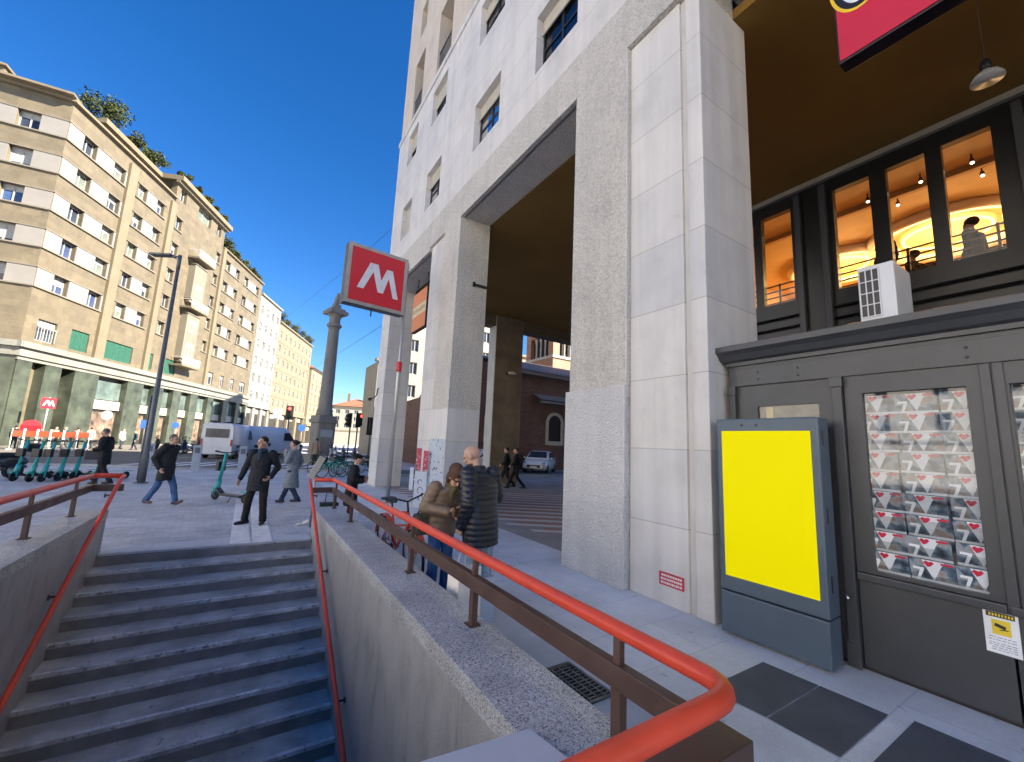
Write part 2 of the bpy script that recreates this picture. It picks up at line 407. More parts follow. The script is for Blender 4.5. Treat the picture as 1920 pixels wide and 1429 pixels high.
t = empty('stairwell_wall', 'short granite end parapet closing the stairwell below the camera', 'wall', (0, 1.0, 0))
b = MB(); b.box(SX0-.35, SX1+.45, .80, 1.10, -3.2, .39); b.build('wall', m_wall, t).location = (0, -1, 0)
b = MB(); b.box(SX0-.35, SX1+.45, .76, 1.175, .40, .52); b.build('coping_slab', m_cop, t, bevel=.007).location = (0, -1, 0)
# rails
m_red = mat('red_rail_paint', (.74, .075, .032), .36, .16, 3, .06, 30, chip=(.30, .05, .03), chip_s=34, chip_t=.69)
m_brn = mat('brown_rail_paint', (.085, .048, .036), .45, .25, 4, .08, 40, chip=(.17, .11, .08), chip_s=26, chip_t=.67)
def arc(p0, pc, p1, n=7):
    p0, pc, p1 = map(Vector, (p0, pc, p1))
    return [(p0*(1-t)**2 + pc*2*t*(1-t) + p1*t*t) for t in [i/(n-1) for i in range(n)]]
def barrier(label, side, x, y0, y1, zr, zb, zc, posts, yn, xend):
    t = empty('stair_railing', label, 'railing', (x, y1, 0)); L = Vector((-x, -y1, 0))
    i = -side
    pts = [(xend, yn, zr), (x+i*.16, yn, zr)] + arc((x+i*.14, yn, zr), (x, yn, zr), (x, yn+.14, zr)) + [(x, y1-.5, zr), (x, y1-.07, zr)] + arc((x, y1-.06, zr), (x, y1, zr), (x+i*.06, y1, zr), 5) + [(x+i*.33, y1, zr)]
    b = MB(); b.tube(pts, .0365, 16); b.build('handrail', m_red, t).location = L
    b = MB(); b.box(x-.028, x+.028, yn+.1, y1-.02, zb-.05, zb+.05); xx = sorted((xend, x+.03*side))
    b.box(*xx, yn-.03, yn+.10, zb-.0502, zb+.0498); xx = sorted((x+.028*side, x+i*.36)); b.box(*xx, y1-.02, y1+.035, zb-.049, zb+.051)
    b.build('lower_rail', m_brn, t, bevel=.006).location = L
    for y in posts:
        b = MB(); b.box(x-.022, x+.022, y-.028, y+.028, zc-.02, zb-.049); b.box(x-.016, x+.016, y-.02, y+.02, zb+.049, zr-.02)
        b.box(x-.045, x+.045, y-.05, y+.05, zc+.0005, zc+.008)
        b.build('post', m_brn, t, bevel=.003).location = L
    return t
barrier('red and brown railing on the parapet facing the arcade building', 1, 1.52, .8, 8.62, 1.0, .81, .52, [1.4, 2.78, 4.12, 6.9, 8.3], .86, -1.5)
barrier('red and brown railing on the parapet farther from the arcade building', -1, -1.84, .8, 8.62, 1.08, .90, .60, [1.6, 3.2, 4.9, 6.55, 7.95], .86, -1.82)
def wall_rail(label, xr, xw, pts):
    t = empty('wall_handrail', label, 'handrail', (xr, pts[0][0], pts[0][1])); L = -Vector((xr, pts[0][0], pts[0][1]))
    b = MB(); b.tube([(xr, y, z) for y, z in pts], .026, 14); b.build('handrail', m_red, t).location = L
    for f in (.22, .47, .72, .93):
        i = int(f*(len(pts)-1)); a, c = pts[i], pts[i+1]; q = f*(len(pts)-1)-i
        y, z = a[0]+(c[0]-a[0])*q, a[1]+(c[1]-a[1])*q
        b = MB(); b.tube([(xr, y, z-.02), (xr, y, z-.07), (xw, y, z-.08)], .011, 8); b.lathe([(.03, 0), (.03, .012)], 12, (xw, y, z-.08), axis=(-1 if xw > xr else 1, 0, 0))
        b.build('bracket', m_brn, t).location = L
def line(y0, z0, y1, z1, n): return [(y0+(y1-y0)*i/n, z0+(z1-z0)*i/n) for i in range(n+1)]
wall_rail('red handrail running down the stairwell wall on the shop side', 1.1, SX1+.012, [(8.6, 1.0), (8.5, .95)] + line(8.4, .9, 3.0, -1.78, 8))
wall_rail('red handrail running down the stairwell wall under the scooter row', -1.49, SX0-.012, [(8.6, 1.08), (8.45, 1.06)] + line(8.3, .99, 3.4, -1.85, 8))
# pale tilted panel on the near corner of the stairwell
t = empty('map_panel', 'pale blank back of a tilted panel at the near stairwell corner', 'panel', (.9, 1.5, .5))
b = MB(); P = [(.52, 1.32, .62), (1.2, 1.28, .60), (1.235, 1.665, .52), (.60, 1.70, .54)]
b.prism(P, (0, 0, .02)); b.build('board', mat('pale_plastic', (.62, .66, .72), .35, .04, 3), t, bevel=.003).location = (-.9, -1.5, -.5)
b = MB(); b.tube([(.85, 1.4, .6), (.85, 1.0, .53)], .015); b.tube([(1.1, 1.4, .58), (1.1, 1.0, .53)], .015); b.build('arm', m_brn, t).location = (-.9, -1.5, -.5)
# ---------------------------------------------------------------- arcade building on the right
def travertine_rows(name, col, row, streak=.1):
    m = travertine(name, col, 0, streak); nt = m.node_tree; b = nt.nodes['Principled BSDF']
    tc = nt.nodes.new('ShaderNodeTexCoord'); sep = nt.nodes.new('ShaderNodeSeparateXYZ'); nt.links.new(tc.outputs['Object'], sep.inputs[0])
    d = nt.nodes.new('ShaderNodeMath'); d.operation = 'DIVIDE'; d.inputs[1].default_value = row; nt.links.new(sep.outputs['Z'], d.inputs[0])
    fr = nt.nodes.new('ShaderNodeMath'); fr.operation = 'FRACT'; nt.links.new(d.outputs[0], fr.inputs[0])
    fl = nt.nodes.new('ShaderNodeMath'); fl.operation = 'FLOOR'; nt.links.new(d.outputs[0], fl.inputs[0])
    c = _ramp(nt, fr.outputs[0], [(0, (.62, .60, .56)), (.009, (.68, .66, .62)), (.015, (1, 1, 1)), (1, (1, 1, 1))])
    wn = nt.nodes.new('ShaderNodeTexWhiteNoise'); wn.noise_dimensions = '1D'; nt.links.new(fl.outputs[0], wn.inputs['W'])
    k = _ramp(nt, wn.outputs['Value'], [(0, (.90, .905, .915)), (1, (1.02, 1.0, .97))])
    src = b.inputs['Base Color'].links[0].from_socket
    nt.links.new(_mix(nt, 1.0, _mix(nt, 1.0, src, c, 'MULTIPLY'), k, 'MULTIPLY'), b.inputs['Base Color'])
    return m
m_trav = travertine_rows('smooth_travertine', (.69, .675, .65), .92, .12)
m_upper = travertine_rows('facade_travertine', (.69, .67, .64), 1.09, .10)
m_rough = travertine('hammered_travertine', (.76, .72, .64), .28, .08)
m_cream = travertine('cream_render', (.64, .55, .44), 0, .07)
m_ceil = mat('arcade_ceiling_paint', (.245, .132, .022), .75, .12, .6)
m_beige = mat('roller_blind_beige', (.50, .46, .37), .6, .08, 6)
m_blk = mat('window_bronze', (.022, .02, .02), .4, .2, 4)
m_pane = glass('window_glass', (.35, .4, .45), .25)
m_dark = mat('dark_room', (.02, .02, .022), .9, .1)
m_brown = mat('brown_marble', (.20, .15, .105), .45, .3, 1.5, .05, 50)
m_grey = mat('pier_side_render', (.55, .53, .49), .6, .1, 2)
BX = 4.45
A = empty('arcade_building', 'tall pale stone corner building standing on an open pillared arcade', 'building', (BX, 17.65, 0))
AL = Vector((-BX, -17.65, 0))
def ap(b, name, m, bevel=0, parent=None):
    o = b.build(name, m, parent or A, bevel)
    if parent is None: o.location = AL
    return o
# piers -----------------------------------------------------------
def pier(yn, yf, rough_far=True, xd=5.32, split=None):
    b = MB()
    ys = split
    b.box(BX, xd, yn, yn+.21, 0, 8.129, 0); b.box(BX+.035, xd, yn+.21, yn+.30, 0, 8.129, 2); b.box(BX, xd, yn+.30, ys, 0, 8.129, 0)
    b.box(BX-.085, xd-.003, ys, yf, 2.71, 8.129, 1); b.box(BX-.112, xd-.004, ys+.012, yf+.065, 0, 2.709, 3)
    return ap(b, 'pier', [m_trav, m_rough, m_grey, travertine('hammered_base_stone', (.74, .725, .70), .14, .06)], bevel=.012)
pier(2.75, 5.12, xd=5.6, split=3.92)
pier(-4.4, -2.0, xd=5.6, split=-3.2)
b = MB(); b.box(BX-.085, 5.32, 9.97, 11.1, 2.71, 8.129, 1); b.box(BX-.085, 5.321, 9.972, 11.1, 0, 2.709, 0); b.box(BX, 5.32, 11.1, 12.3, 0, 8.129, 0)
b.box(BX-.10, BX-.0851, 10.02, 11.05, .0, 1.9, 2)
ap(b, 'pier', [m_trav, m_rough, mat('worn_paint_patch', (.50, .56, .62), .6, .2, 6, chip=(.07, .08, .1), chip_s=6, chip_t=.57)], bevel=.012)
b = MB(); b.box(BX-.05, 5.40, 16.5, 17.65, 0, 8.129, 0); ap(b, 'pier', m_trav, bevel=.012)
for x0, x1 in ((9.72, 11.3), (16.2, 17.8), (22.6, 24.2)):
    b = MB(); b.box(x0, x1, 16.95, 16.998, 0, 8.139, 1); b.box(x0-.002, x1+.002, 16.999, 17.65, 0, 8.139, 0); ap(b, 'pier', [m_grey, m_brown], bevel=.01)
b = MB(); b.box(17.6, 18.4, -12, 8, 0, 8.12, 0); ap(b, 'ground_floor_wall', m_brown)
# lintels -----------------------------------------------------------
def lintel(y0, y1, zb, xi=5.3):
    b = MB()
    b.box(BX-.085, BX+.02, y0, y1, zb, 9.03, 0); b.box(BX+.0201, BX+.09, y0+.002, y1-.002, zb+.09, 9.02, 1); b.box(BX+.0901, xi, y0, y1, zb+.02, 9.02, 0)
    return ap(b, 'lintel', [m_rough, m_grey], bevel=.01)
lintel(5.122, 9.968, 8.13); lintel(12.302, 16.498, 8.0); lintel(-1.998, 2.748, 8.45, 5.6); lintel(-9.2, -4.402, 8.45, 5.6)
for y0, y1 in ((2.75, 5.12), (9.97, 12.3), (16.5, 17.65), (-4.4, -2.0)):
    b = MB(); b.box(BX-.085, 5.3, y0+.001, y1-.001, 8.131, 9.03); ap(b, 'band_block', m_rough, bevel=.01)
b = MB(); b.box(5.402, 28, 17.02, 17.63, 7.62, 8.6, 0); b.box(5.6, 9.7, 17.645, 17.66, 7.62, 9, 1); ap(b, 'beam', [mat('beam_paint', (.16, .125, .085), .7, .15), m_trav])
# ceiling -------------------------------------------------------------
b = MB(); b.box(5.302, 28, -12, 17.019, 8.14, 8.3); ap(b, 'ceiling', m_ceil)
b = MB(); b.box(5.62, 9.4, -40, 17.2, 8.62, 32.9); b.box(9.401, 16, -40, 12, 8.62, 32.9); b.box(16.001, 26, -40, 2, 8.62, 32.9); ap(b, 'core', mat('core_wall', (.5, .46, .4), .8, .1))  # unseen upper mass, stepped back so its shadow spares the road
b = MB(); b.box(BX-.1, 9.5, -40, 17.75, 32.9, 33.3); b.box(9.501, 26, -40, 2.1, 32.9, 33.3); ap(b, 'roof', m_trav)
# upper facade -----------------------------------------------------------
cols = [(-7.2, -5.7), (-4.0, -2.6), (-.9, .5), (2.0, 3.4), (5.25, 6.65), (8.22, 9.66), (12.1, 13.45), (15.05, 16.22)]
rows = [(9.95, 11.42), (13.38, 14.78)]
P0_, U_, W_, D_ = (BX, 0, 0), (0, 1, 0), (0, 0, 1), (1, 0, 0)
holes = [(a, c, z0, z1) for a, c in cols for z0, z1 in rows]
b = MB(); wall_holes(b, P0_, U_, W_, -40, 17.65, 9.03, 15.2, holes, (.45, 0, 0), 0, 0)
wall_holes(b, (BX, 17.65, 0), (1, 0, 0), W_, 0, 4.96, 9.0, 15.2, [(2, 3.4, z0, z1) for z0, z1 in rows], (0, -.4, 0), 0)
ap(b, 'facade_wall', m_upper)
b = MB(); b.box(BX-.05, 9.45, -40, 17.70, 15.2, 15.42); ap(b, 'string_course', m_trav, bevel=.01)
log = [(a, c, z, z+2.75) for a, c in cols for z in (15.6, 22.4, 29.0)]; sml = [(a+.2, c-.2, z, z+1.5) for a, c in cols for z in (19.6, 26.3)]
b = MB(); wall_holes(b, (BX+.03, 0, 0), U_, W_, -40, 17.62, 15.42, 32.9, log+sml, (1.15, 0, 0), 0)
wall_holes(b, (BX+.03, 17.62, 0), (1, 0, 0), W_, 0, 4.9, 15.42, 32.9, [(2, 3.4, z, z+1.5) for z in (16, 19.6, 23, 26.4)], (0, -.4, 0), 0)
ap(b, 'upper_wall', m_cream)
def blind_window(y0, y1, z0, z1, x, drop, hw=1):
    """bronze frame with a roller blind part-way down; the pane is its child"""
    f = MB(); t = .055
    f.box(x, x+.05, y0, y0+t, z0, z1, 0); f.box(x, x+.05, y1-t, y1, z0, z1, 0); f.box(x, x+.05, y0+t, y1-t, z0, z0+t, 0); f.box(x, x+.05, y0+t, y1-t, z1-t, z1, 0)
    f.box(x-.004, x+.046, (y0+y1)/2-.03, (y0+y1)/2+.03, z0+t, z1-t, 0); f.box(x-.002, x+.045, y0+t, y1-t, z0+.44*(z1-z0), z0+.44*(z1-z0)+.05, 0)
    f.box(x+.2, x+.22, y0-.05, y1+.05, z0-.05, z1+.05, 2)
    zb = z1-(z1-z0)*drop
    n = max(3, int((z1-zb)/.06))
    for i in range(n): f.box(x-.03, x-.008, y0+.004, y1-.004, zb+(z1-zb)*i/n+.003, zb+(z1-zb)*(i+1)/n, 1)
    f.box(x-.06, x-.031, y0+.002, y1-.002, zb-.05, zb, 1)
    o = ap(f, 'window', [m_blk, m_beige, m_dark])
    p = MB(); p.quad((x+.02, y0+t, z0+t), (x+.02, y1-t, z0+t), (x+.02, y1-t, z1-t), (x+.02, y0+t, z1-t)); p.build('pane', m_pane, o)
drops = {(4, 0): .24, (5, 0): .26, (6, 0): .34, (7, 0): .93, (5, 1): .3, (6, 1): .42, (7, 1): .5}
for i, (a, c) in enumerate(cols):
    if i < 2: continue
    for j, (z0, z1) in enumerate(rows): blind_window(a+.002, c-.002, z0+.002, z1-.002, BX+.2, drops.get((i, j), .35))
    for z in (19.6, 26.3): blind_window(a+.202, c-.202, z+.002, z+1.498, BX+.4, .3)
    for z in (15.6, 22.4, 29.0):
        f = MB(); x = BX+1.1
        f.box(x, x+.05, a+.02, c-.02, z, z+2.7, 0); f.box(x-.02, x-.001, a+.1, a+.1+(c-a)*.4, z+.1, z+2.1, 1)
        ap(f, 'loggia_door', [m_blk, mat('loggia_glass_dark', (.06, .09, .13), .08, .2)])
        f = MB(); x = BX+.1
        f.box(x, x+.03, a+.005, c-.005, z+.96, z+1.0)
        for q in range(13): y = a+.05+(c-a-.1)*q/12; f.box(x+.008, x+.022, y-.007, y+.007, z+.02, z+.96)
        ap(f, 'loggia_railing', mat('railing_iron', (.06, .065, .075), .5, .2))
# small fittings
def single(name, b, m, label, cat, bevel=0, group=None):
    return tag(b.build(name, m, bevel=bevel), label, cat, group)
b = MB(); b.box(4.9, 5.3, 9.93, 9.966, 6.20, 6.27); b.box(4.86, 4.92, 9.90, 9.965, 6.17, 6.30)
single('flag_bracket', b, m_blk, 'dark iron bracket fixed high on the second arcade pillar', 'bracket')
t = empty('wall_lamp', 'small oval lamp fixed to the brown marble pillar', 'lamp', (10.5, 17.0, 5.3))
b = MB(); b.box(-.12, .12, -.06, -.001, -.05, .05); b.tube([(0, -.05, 0), (0, -.22, .02)], .02); b.build('bracket', m_blk, t)
b = MB(); b.ell((.1, -.26, 0), (.24, .13, .1)); b.build('shade', mat('opal_plastic', (.5, .46, .38), .4), t)
t = empty('wall_lamp', 'curved iron wall lamp on the end pillar by the street', 'lamp', (4.395, 17.1, 3.45))
b = MB(); b.tube([(-.01, 0, .45), (-.06, 0, .4), (-.08, 0, .15), (-.2, 0, .02), (-.32, .02, 0)], .022, 8); b.build('arm', m_blk, t)
b = MB(); b.lathe([(.05, 0), (.09, -.07), (.03, -.12)], 12, (-.34, .02, .02)); b.build('shade', m_blk, t)
# orange hanging banner in the far opening
t = empty('hanging_sign', 'orange shop sign with a pale lettering band hanging in the far arcade opening', 'sign', (4.95, 14.37, 7.4))
b = MB(); b.box(-.07, .07, -.73, .73, -1.52, 0, 0); b.build('box', mat('sign_edge_black', (.02, .017, .016), .5), t, bevel=.01)
b = MB(); b.box(-.085, -.071, -.71, .71, -1.49, -.03, 0); b.box(-.0871, -.0851, -.71, .71, -.95, -.55, 1); b.build('panel', [mat('sign_orange', (.72, .24, .10), .5, .06), mat('sign_cream', (.68, .58, .38), .5, .1)], t)
b = MB(); rr = random.Random(3)
for i in range(8):
    y = -.58+i*.165; h = rr.choice((.12, .16, .2))
    b.box(-.0905, -.0875, y, y+.09, -.75-h/2, -.75+h/2); b.box(-.0904, -.0876, y-.02, y+.12, -.75-.02, -.75+.02)
b.build('lettering', mat('lettering_ochre', (.50, .32, .16), .6), t)
b = MB()
for y in (-.5, .5): b.tube([(0, y, -.01), (0, y, .6)], .02, 8); b.tube([(0, y, .35), (0, y+.2, .35)], .012, 6)
b.build('hanger', m_blk, t)
# red notice plate low on the first pillar
t = empty('notice_plate', 'small red plate with white lettering low on the first pillar', 'sign', (BX, 3.28, .3))
b = MB(); b.box(-.012, -.001, -.17, .17, -.075, .075); b.build('plate', mat('plate_red', (.55, .05, .06), .45, .05), t, bevel=.003)
b = MB(); rr = random.Random(5)
for z in (.042, 0, -.042):
    y = -.145
    while y < .135:
        w_ = rr.uniform(.01, .03); b.box(-.0135, -.0121, y, min(y+w_, .145), z-.012, z+.012); y += w_+.008
b.build('lettering', mat('lettering_white', (.8, .78, .76), .5), t)
# cables across the sky
def cable(p, q, sag, label):
    P = [Vector(p).lerp(Vector(q), i/24) + Vector((0, 0, -sag*4*(i/24)*(1-i/24))) for i in range(25)]
    b = MB(); b.tube(P, .009, 5); single('overhead_cable', b, m_blk, label, 'cable')
# ---------------------------------------------------------------- newsstand booth in the arcade
m_grey_p = mat('booth_grey_paint', (.052, .055, .06), .38, .14, 2, .03, 60)
m_glassb = glass('booth_glass', (.82, .84, .84), .18)
NX = 4.75
N = empty('newsstand', 'dark grey panelled newsstand booth with a moulded cornice under the arcade', 'kiosk', (NX, 1, 0)); NL = Vector((-NX, -1, 0))
def np_(b, name, m, bevel=0, parent=None):
    o = b.build(name, m, parent or N, bevel)
    if parent is None: o.location = NL
    return o
Y0, Y1 = -2.6, 2.68
b = MB(); b.box(NX+.12, 7.4, Y0, Y1-.05, 2.6, 3.05); b.box(7.3, 7.4, Y0, Y1-.05, .02, 2.6); b.box(NX+.1, 7.3, Y1-.12, Y1-.05, .02, 2.6); np_(b, 'body', m_grey_p)
b = MB()    # cornice profile swept along the front, returned on the far end
prof = [(NX+.1, 2.84), (NX-.02, 2.84), (NX-.02, 2.88), (NX-.06, 2.90), (NX-.10, 2.96), (NX-.15, 3.0), (NX-.15, 3.06), (NX-.02, 3.1), (NX+.1, 3.1)]
v = []
for x, z in prof:
    o = NX-x
    v += [(x, Y0, z), (x, Y1+o, z), (7.4, Y1+o, z)]
n = len(prof)
fs = [(3*i+c, 3*i+c+1, 3*i+c+4, 3*i+c+3) for i in range(n-1) for c in (0, 1)]
b.add(v, fs); b.add([(NX+.02, Y0, 3.1), (NX+.02, Y1, 3.1), (7.4, Y1, 3.1), (7.4, Y0, 3.1)], [(0, 1, 2, 3)])
np_(b, 'cornice', m_grey_p)
b = MB(); b.box(NX+.012, NX+.1, Y0, Y1, 2.60, 2.84); b.box(NX, NX+.0119, Y0, Y1, 2.60, 2.80)
for y in (2.35, 1.95, .75, -.4):
    for z in (2.66, 2.74): b.ell((NX-.002, y, z), .011)
np_(b, 'fascia', m_grey_p, bevel=.004)
for y0, y1 in ((2.60, 2.67), (1.58, 1.66), (-.55, -.46)):
    b = MB(); b.box(NX-.03, NX+.1, y0, y1, .02, 2.6); b.box(NX-.045, NX-.0301, y0-.012, y1+.012, 2.50, 2.595); b.box(NX-.045, NX-.0301, y0-.012, y1+.012, .02, .22)
    np_(b, 'pilaster', m_grey_p, bevel=.005)
# left bay: small upper window
b = MB(); wall_holes(b, (NX+.03, 0, 0), (0, 1, 0), (0, 0, 1), 1.661, 2.599, .05, 2.599, [(1.79, 2.38, 1.6, 2.36)], (.05, 0, 0)); np_(b, 'bay_panel', m_grey_p)
b = MB(); b.quad((NX+.05, 1.8, 1.6), (NX+.05, 2.37, 1.6), (NX+.05, 2.37, 2.36), (NX+.05, 1.8, 2.36)); np_(b, 'window_pane', m_glassb)
b = MB(); b.box(NX+.085, NX+.1, 1.7, 2.5, 1.5, 2.5); np_(b, 'inner_board', mat('dim_interior', (.10, .09, .07), .6, .5, 7))
b = MB(); b.box(NX+.07, NX+.08, 2.24, 2.31, 1.6, 2.35); np_(b, 'yellow_strip', mat('yellow_wood', (.5, .40, .15), .5))
# main bays
bays = [(.70, 1.575), (-.455, .69)]
for y0, y1 in bays:
    b = MB(); wall_holes(b, (NX+.02, 0, 0), (0, 1, 0), (0, 0, 1), y0+.001, y1-.001, .83, 2.599, [(y0+.08, y1-.135, .86, 2.43)], (.06, 0, 0)); np_(b, 'window_frame', m_grey_p, bevel=.004)
    b = MB(); b.box(NX-.012, NX+.1, y0, y1-.003, .76, .825); np_(b, 'ledge', m_grey_p, bevel=.01)
    b = MB(); b.box(NX+.03, NX+.1, y0+.001, y1-.005, .04, .758); np_(b, 'stall_panel', m_grey_p)
    b = MB(); b.quad((NX+.05, y0+.081, .861), (NX+.05, y1-.136, .861), (NX+.05, y1-.136, 2.429), (NX+.05, y0+.081, 2.429)); np_(b, 'window_pane', m_glassb)
    b = MB(); b.box(NX+.26, NX+.28, y0+.01, y1-.01, .8, 2.55); np_(b, 'back_board', mat('shelf_back', (.12, .11, .10), .7, .3, 4))
b = MB(); b.box(NX+.0, NX+.019, .640, .7, .76, 2.599); b.box(NX+.0, NX+.019, .575, .632, .76, 2.599); np_(b, 'door_post', m_grey_p, bevel=.006)
b = MB(); b.box(NX+.06, 7.3, Y0+.05, Y1-.1, .0, .035); np_(b, 'plinth', m_blk)
b = MB(); b.box(NX-.02, NX+.1, -2.6, -.56, .05, 2.599); np_(b, 'shutter_panel', m_grey_p)
# metal latch between the booth and the advertising case
b = MB(); b.tube([(NX-.05, 1.66, .62), (NX-.12, 1.62, .63), (NX-.14, 1.6, .6)], .012, 8); np_(b, 'latch', mat('bright_steel', (.5, .5, .5), .3, .1, metal=1))
# surveillance notice
t = empty('camera_notice', 'white and yellow video surveillance notice stuck on the newsstand panel', 'sign', (NX+.03, .745, .62))
b = MB(); b.box(-.006, -.001, -.085, .085, -.15, .15, 0); b.box(-.0072, -.0061, -.046, .046, -.02, .082, 1); b.box(-.0072, -.0061, -.07, .07, .098, .132, 2); b.build('card', [mat('notice_white', (.75, .77, .8), .4), mat('notice_yellow', (.75, .56, .04), .4), mat('notice_black', (.03, .03, .02), .4)], t)
b = MB()
b.obox((-.0082, .005, .04), (.0008, 0, 0), (0, .026, .008), (0, -.003, .011), 0); b.obox((-.0082, -.012, .018), (.0008, 0, 0), (0, .022, -.004), (0, .001, .003), 0)
b.build('camera_symbol', [MATS['notice_black']], t); b = MB()
rr = random.Random(9)
for q in range(8):
    y = -.062+q*.0155; b.box(-.0082, -.0073, y, y+.009, .106, .124, 0)
b.build('title', [MATS['notice_yellow']], t); b = MB()
for z in (-.04, -.058, -.08, -.095, -.11, -.125):
    y = -.065
    while y < .06: w_ = rr.uniform(.008, .03); b.box(-.0075, -.0061, y, y+w_, z-.003, z+.003, 0); y += w_+.006
b.build('small_print', [mat('print_grey', (.3, .32, .4), .5)], t)
# magazines: one cover built once, copied along the shelves
def cover():
    m_photo, nt, bs = _new('cover_photo'); v = _coord(nt)
    oi = nt.nodes.new('ShaderNodeObjectInfo'); ad = nt.nodes.new('ShaderNodeVectorMath'); ad.operation = 'MULTIPLY_ADD'
    cb = nt.nodes.new('ShaderNodeCombineXYZ'); nt.links.new(oi.outputs['Random'], cb.inputs[1])
    nt.links.new(v, ad.inputs[0]); ad.inputs[1].default_value = (1, 1, 1); nt.links.new(cb.outputs[0], ad.inputs[2])
    nz = _tex(nt, 'ShaderNodeTexNoise', 11, Detail=4.0); nt.links.new(ad.outputs[0], nz.inputs['Vector'])
    nt.links.new(_ramp(nt, nz.outputs['Fac'], [(.34, (.03, .035, .05)), (.45, (.10, .15, .21)), (.54, (.30, .34, .37)), (.66, (.30, .21, .17))]), bs.inputs['Base Color']); bs.inputs['Roughness'].default_value = .3
    b = MB(); W, H = .135, .19
    b.box(-.003, .003, -W, W, -H, H, 0)
    b.add([(-.0042, W*.45, H), (-.0042, -W*.55, H), (-.0042, -W*.35, H-.05), (-.0042, -W*.02, H-.155), (-.0042, W*.28, H-.06)], [(0, 1, 2, 3, 4)], 1)
    b.box(-.0043, -.0031, -W, W, H-.17, H-.152, 1)
    b.add([(-.0046, W, H-.01), (-.0046, W*.5, H-.10), (-.0046, W, H-.10)], [(0, 1, 2)], 4)
    return b, W, H, [m_photo, mat('cover_white', (.72, .74, .78), .3), mat('cover_red', (.55, .03, .06), .3), mat('cover_figure', (.82, .84, .86), .3), mat('cover_grey', (.30, .34, .38), .3)]
cb, W, H, cm = cover()
mag0 = empty('magazine', '', 'magazine'); k0 = cb.build('cover', cm[:1]+cm[1:2]+[cm[2], cm[3], cm[4]], mag0)
b = MB(); b.add([(-.0055, .052, .17), (-.0055, .035, .185), (-.0055, .018, .176), (-.0055, .0, .185), (-.0055, -.012, .17), (-.0055, .008, .145), (-.0055, .028, .135)], [(0, 1, 2, 3, 4, 5, 6)]); b.build('masthead_heart', cm[2], mag0); b = MB(); b.add([(-.0055, -.05, .183), (-.0055, -.12, .183), (-.0055, -.12, .166), (-.0055, -.05, .166)], [(0, 1, 2, 3)]); b.build('masthead', cm[2], mag0)
b = MB(); b.prism([(-.005, .118, .125), (-.005, .052, .125), (-.005, .052, .108), (-.005, .085, .02), (-.005, .103, .02), (-.005, .076, .106), (-.005, .118, .106)], (-.0008, 0, 0)); b.build('numeral', cm[3], mag0)
GRP = 'copies of one magazine stacked in the newsstand windows'
first = True
places = []
for r_ in range(9):
    z = 2.24-r_*.172
    for y in (1.37, 1.09, .815): places.append((NX+.12-.007*r_, y, z, 'magazine with a white seven on its cover, racked in the left newsstand window'))
    for y in (.45, .17, -.11): places.append((NX+.12-.007*r_, y, z, 'magazine with a white seven on its cover, racked in the rightmost newsstand window'))
rr = random.Random(11)
for x, y, z, lb in places:
    o = mag0 if first else copy_tree(mag0); first = False
    o.location = (x, y+rr.uniform(-.012, .012), z-.02); o.rotation_euler = (rr.uniform(-.03, .03), R(-9), 0)
    tag(o, lb, 'magazine', GRP + (' on the left' if y > .7 else ' on the right'))
# ---------------------------------------------------------------- free-standing advertising case
K = empty('advertising_case', 'blue-grey free-standing advertising case with a plain yellow poster screen', 'advertising case', (4.36, 2.135, 0), R(2.2))
m_case = mat('case_blue_grey', (.08, .112, .145), .42, .1, 1.6, .03, 80)
b = MB(); b.box(0, .25, -.475, .475, .44, 2.19); b.build('cabinet', m_case, K, bevel=.018)
b = MB(); b.box(-.004, .25, -.472, .472, .035, .428); b.build('base', m_case, K, bevel=.012)
b = MB(); b.box(-.008, -.0005, -.412, .412, .585, 2.06); _ys = b.build('screen', emit('yellow_screen', (.88, .77, .0), .13, (.42, .37, .0)), K)  # poster given its own glow so it stays bright in the shade
MATS['yellow_screen'].node_tree.nodes['Principled BSDF'].inputs['Specular IOR Level'].default_value = .05
b = MB()
for z in (2.0, 1.3, .72): b.box(.075, .10, -.482, -.4751, z-.07, z+.07)
b.build('hinge', m_blk, K, bevel=.003)
b = MB()
for y in (.06, .2): b.lathe([(.013, 0), (.013, .006)], 12, (-.001, y, 2.12), axis=(-1, 0, 0))
b.build('sensor', m_blk, K)
b = MB()
for y in (-.4, .4): b.lathe([(.025, 0), (.025, .035)], 12, (.1, y, 0))
b.build('foot', m_blk, K)
# ---------------------------------------------------------------- black glazed shopfront at the back of the arcade
WX = 10.3
m_front = mat('shopfront_black', (.012, .011, .011), .35, .2, 2)
Fz = empty('upper_shopfront', 'black framed first-floor glazing of the lit restaurant behind the newsstand', 'shopfront', (WX, 5.1, 0)); FL = Vector((-WX, -5.1, 0))
def fp(b, name, m, bevel=0, parent=None):
    o = b.build(name, m, parent or Fz, bevel)
    if parent is None: o.location = FL
    return o
wins = [(4.19, 4.86), (5.05, 5.5), (2.71, 3.35), (1.87, 2.45), (1.03, 1.65), (-.2, .5), (-1.05, -.4)]
b = MB(); wall_holes(b, (WX, 0, 0), (0, 1, 0), (0, 0, 1), -12, 7.6, 0, 8.02, [(a, c, 5.43, 7.71) for a, c in wins], (.16, 0, 0)); fp(b, 'frame_wall', m_front)
b = MB(); b.box(WX-.10, WX+.05, -12, 7.6, 8.02, 8.135); fp(b, 'lighting_trough', mat('trough_grey', (.30, .27, .22), .5, .1))
for a, c in wins:
    b = MB(); b.quad((WX+.08, a, 5.43), (WX+.08, c, 5.43), (WX+.08, c, 7.71), (WX+.08, a, 7.71)); fp(b, 'window_pane', MATS.get('restaurant_glass') or glass('restaurant_glass', (.9, .88, .84), 0))
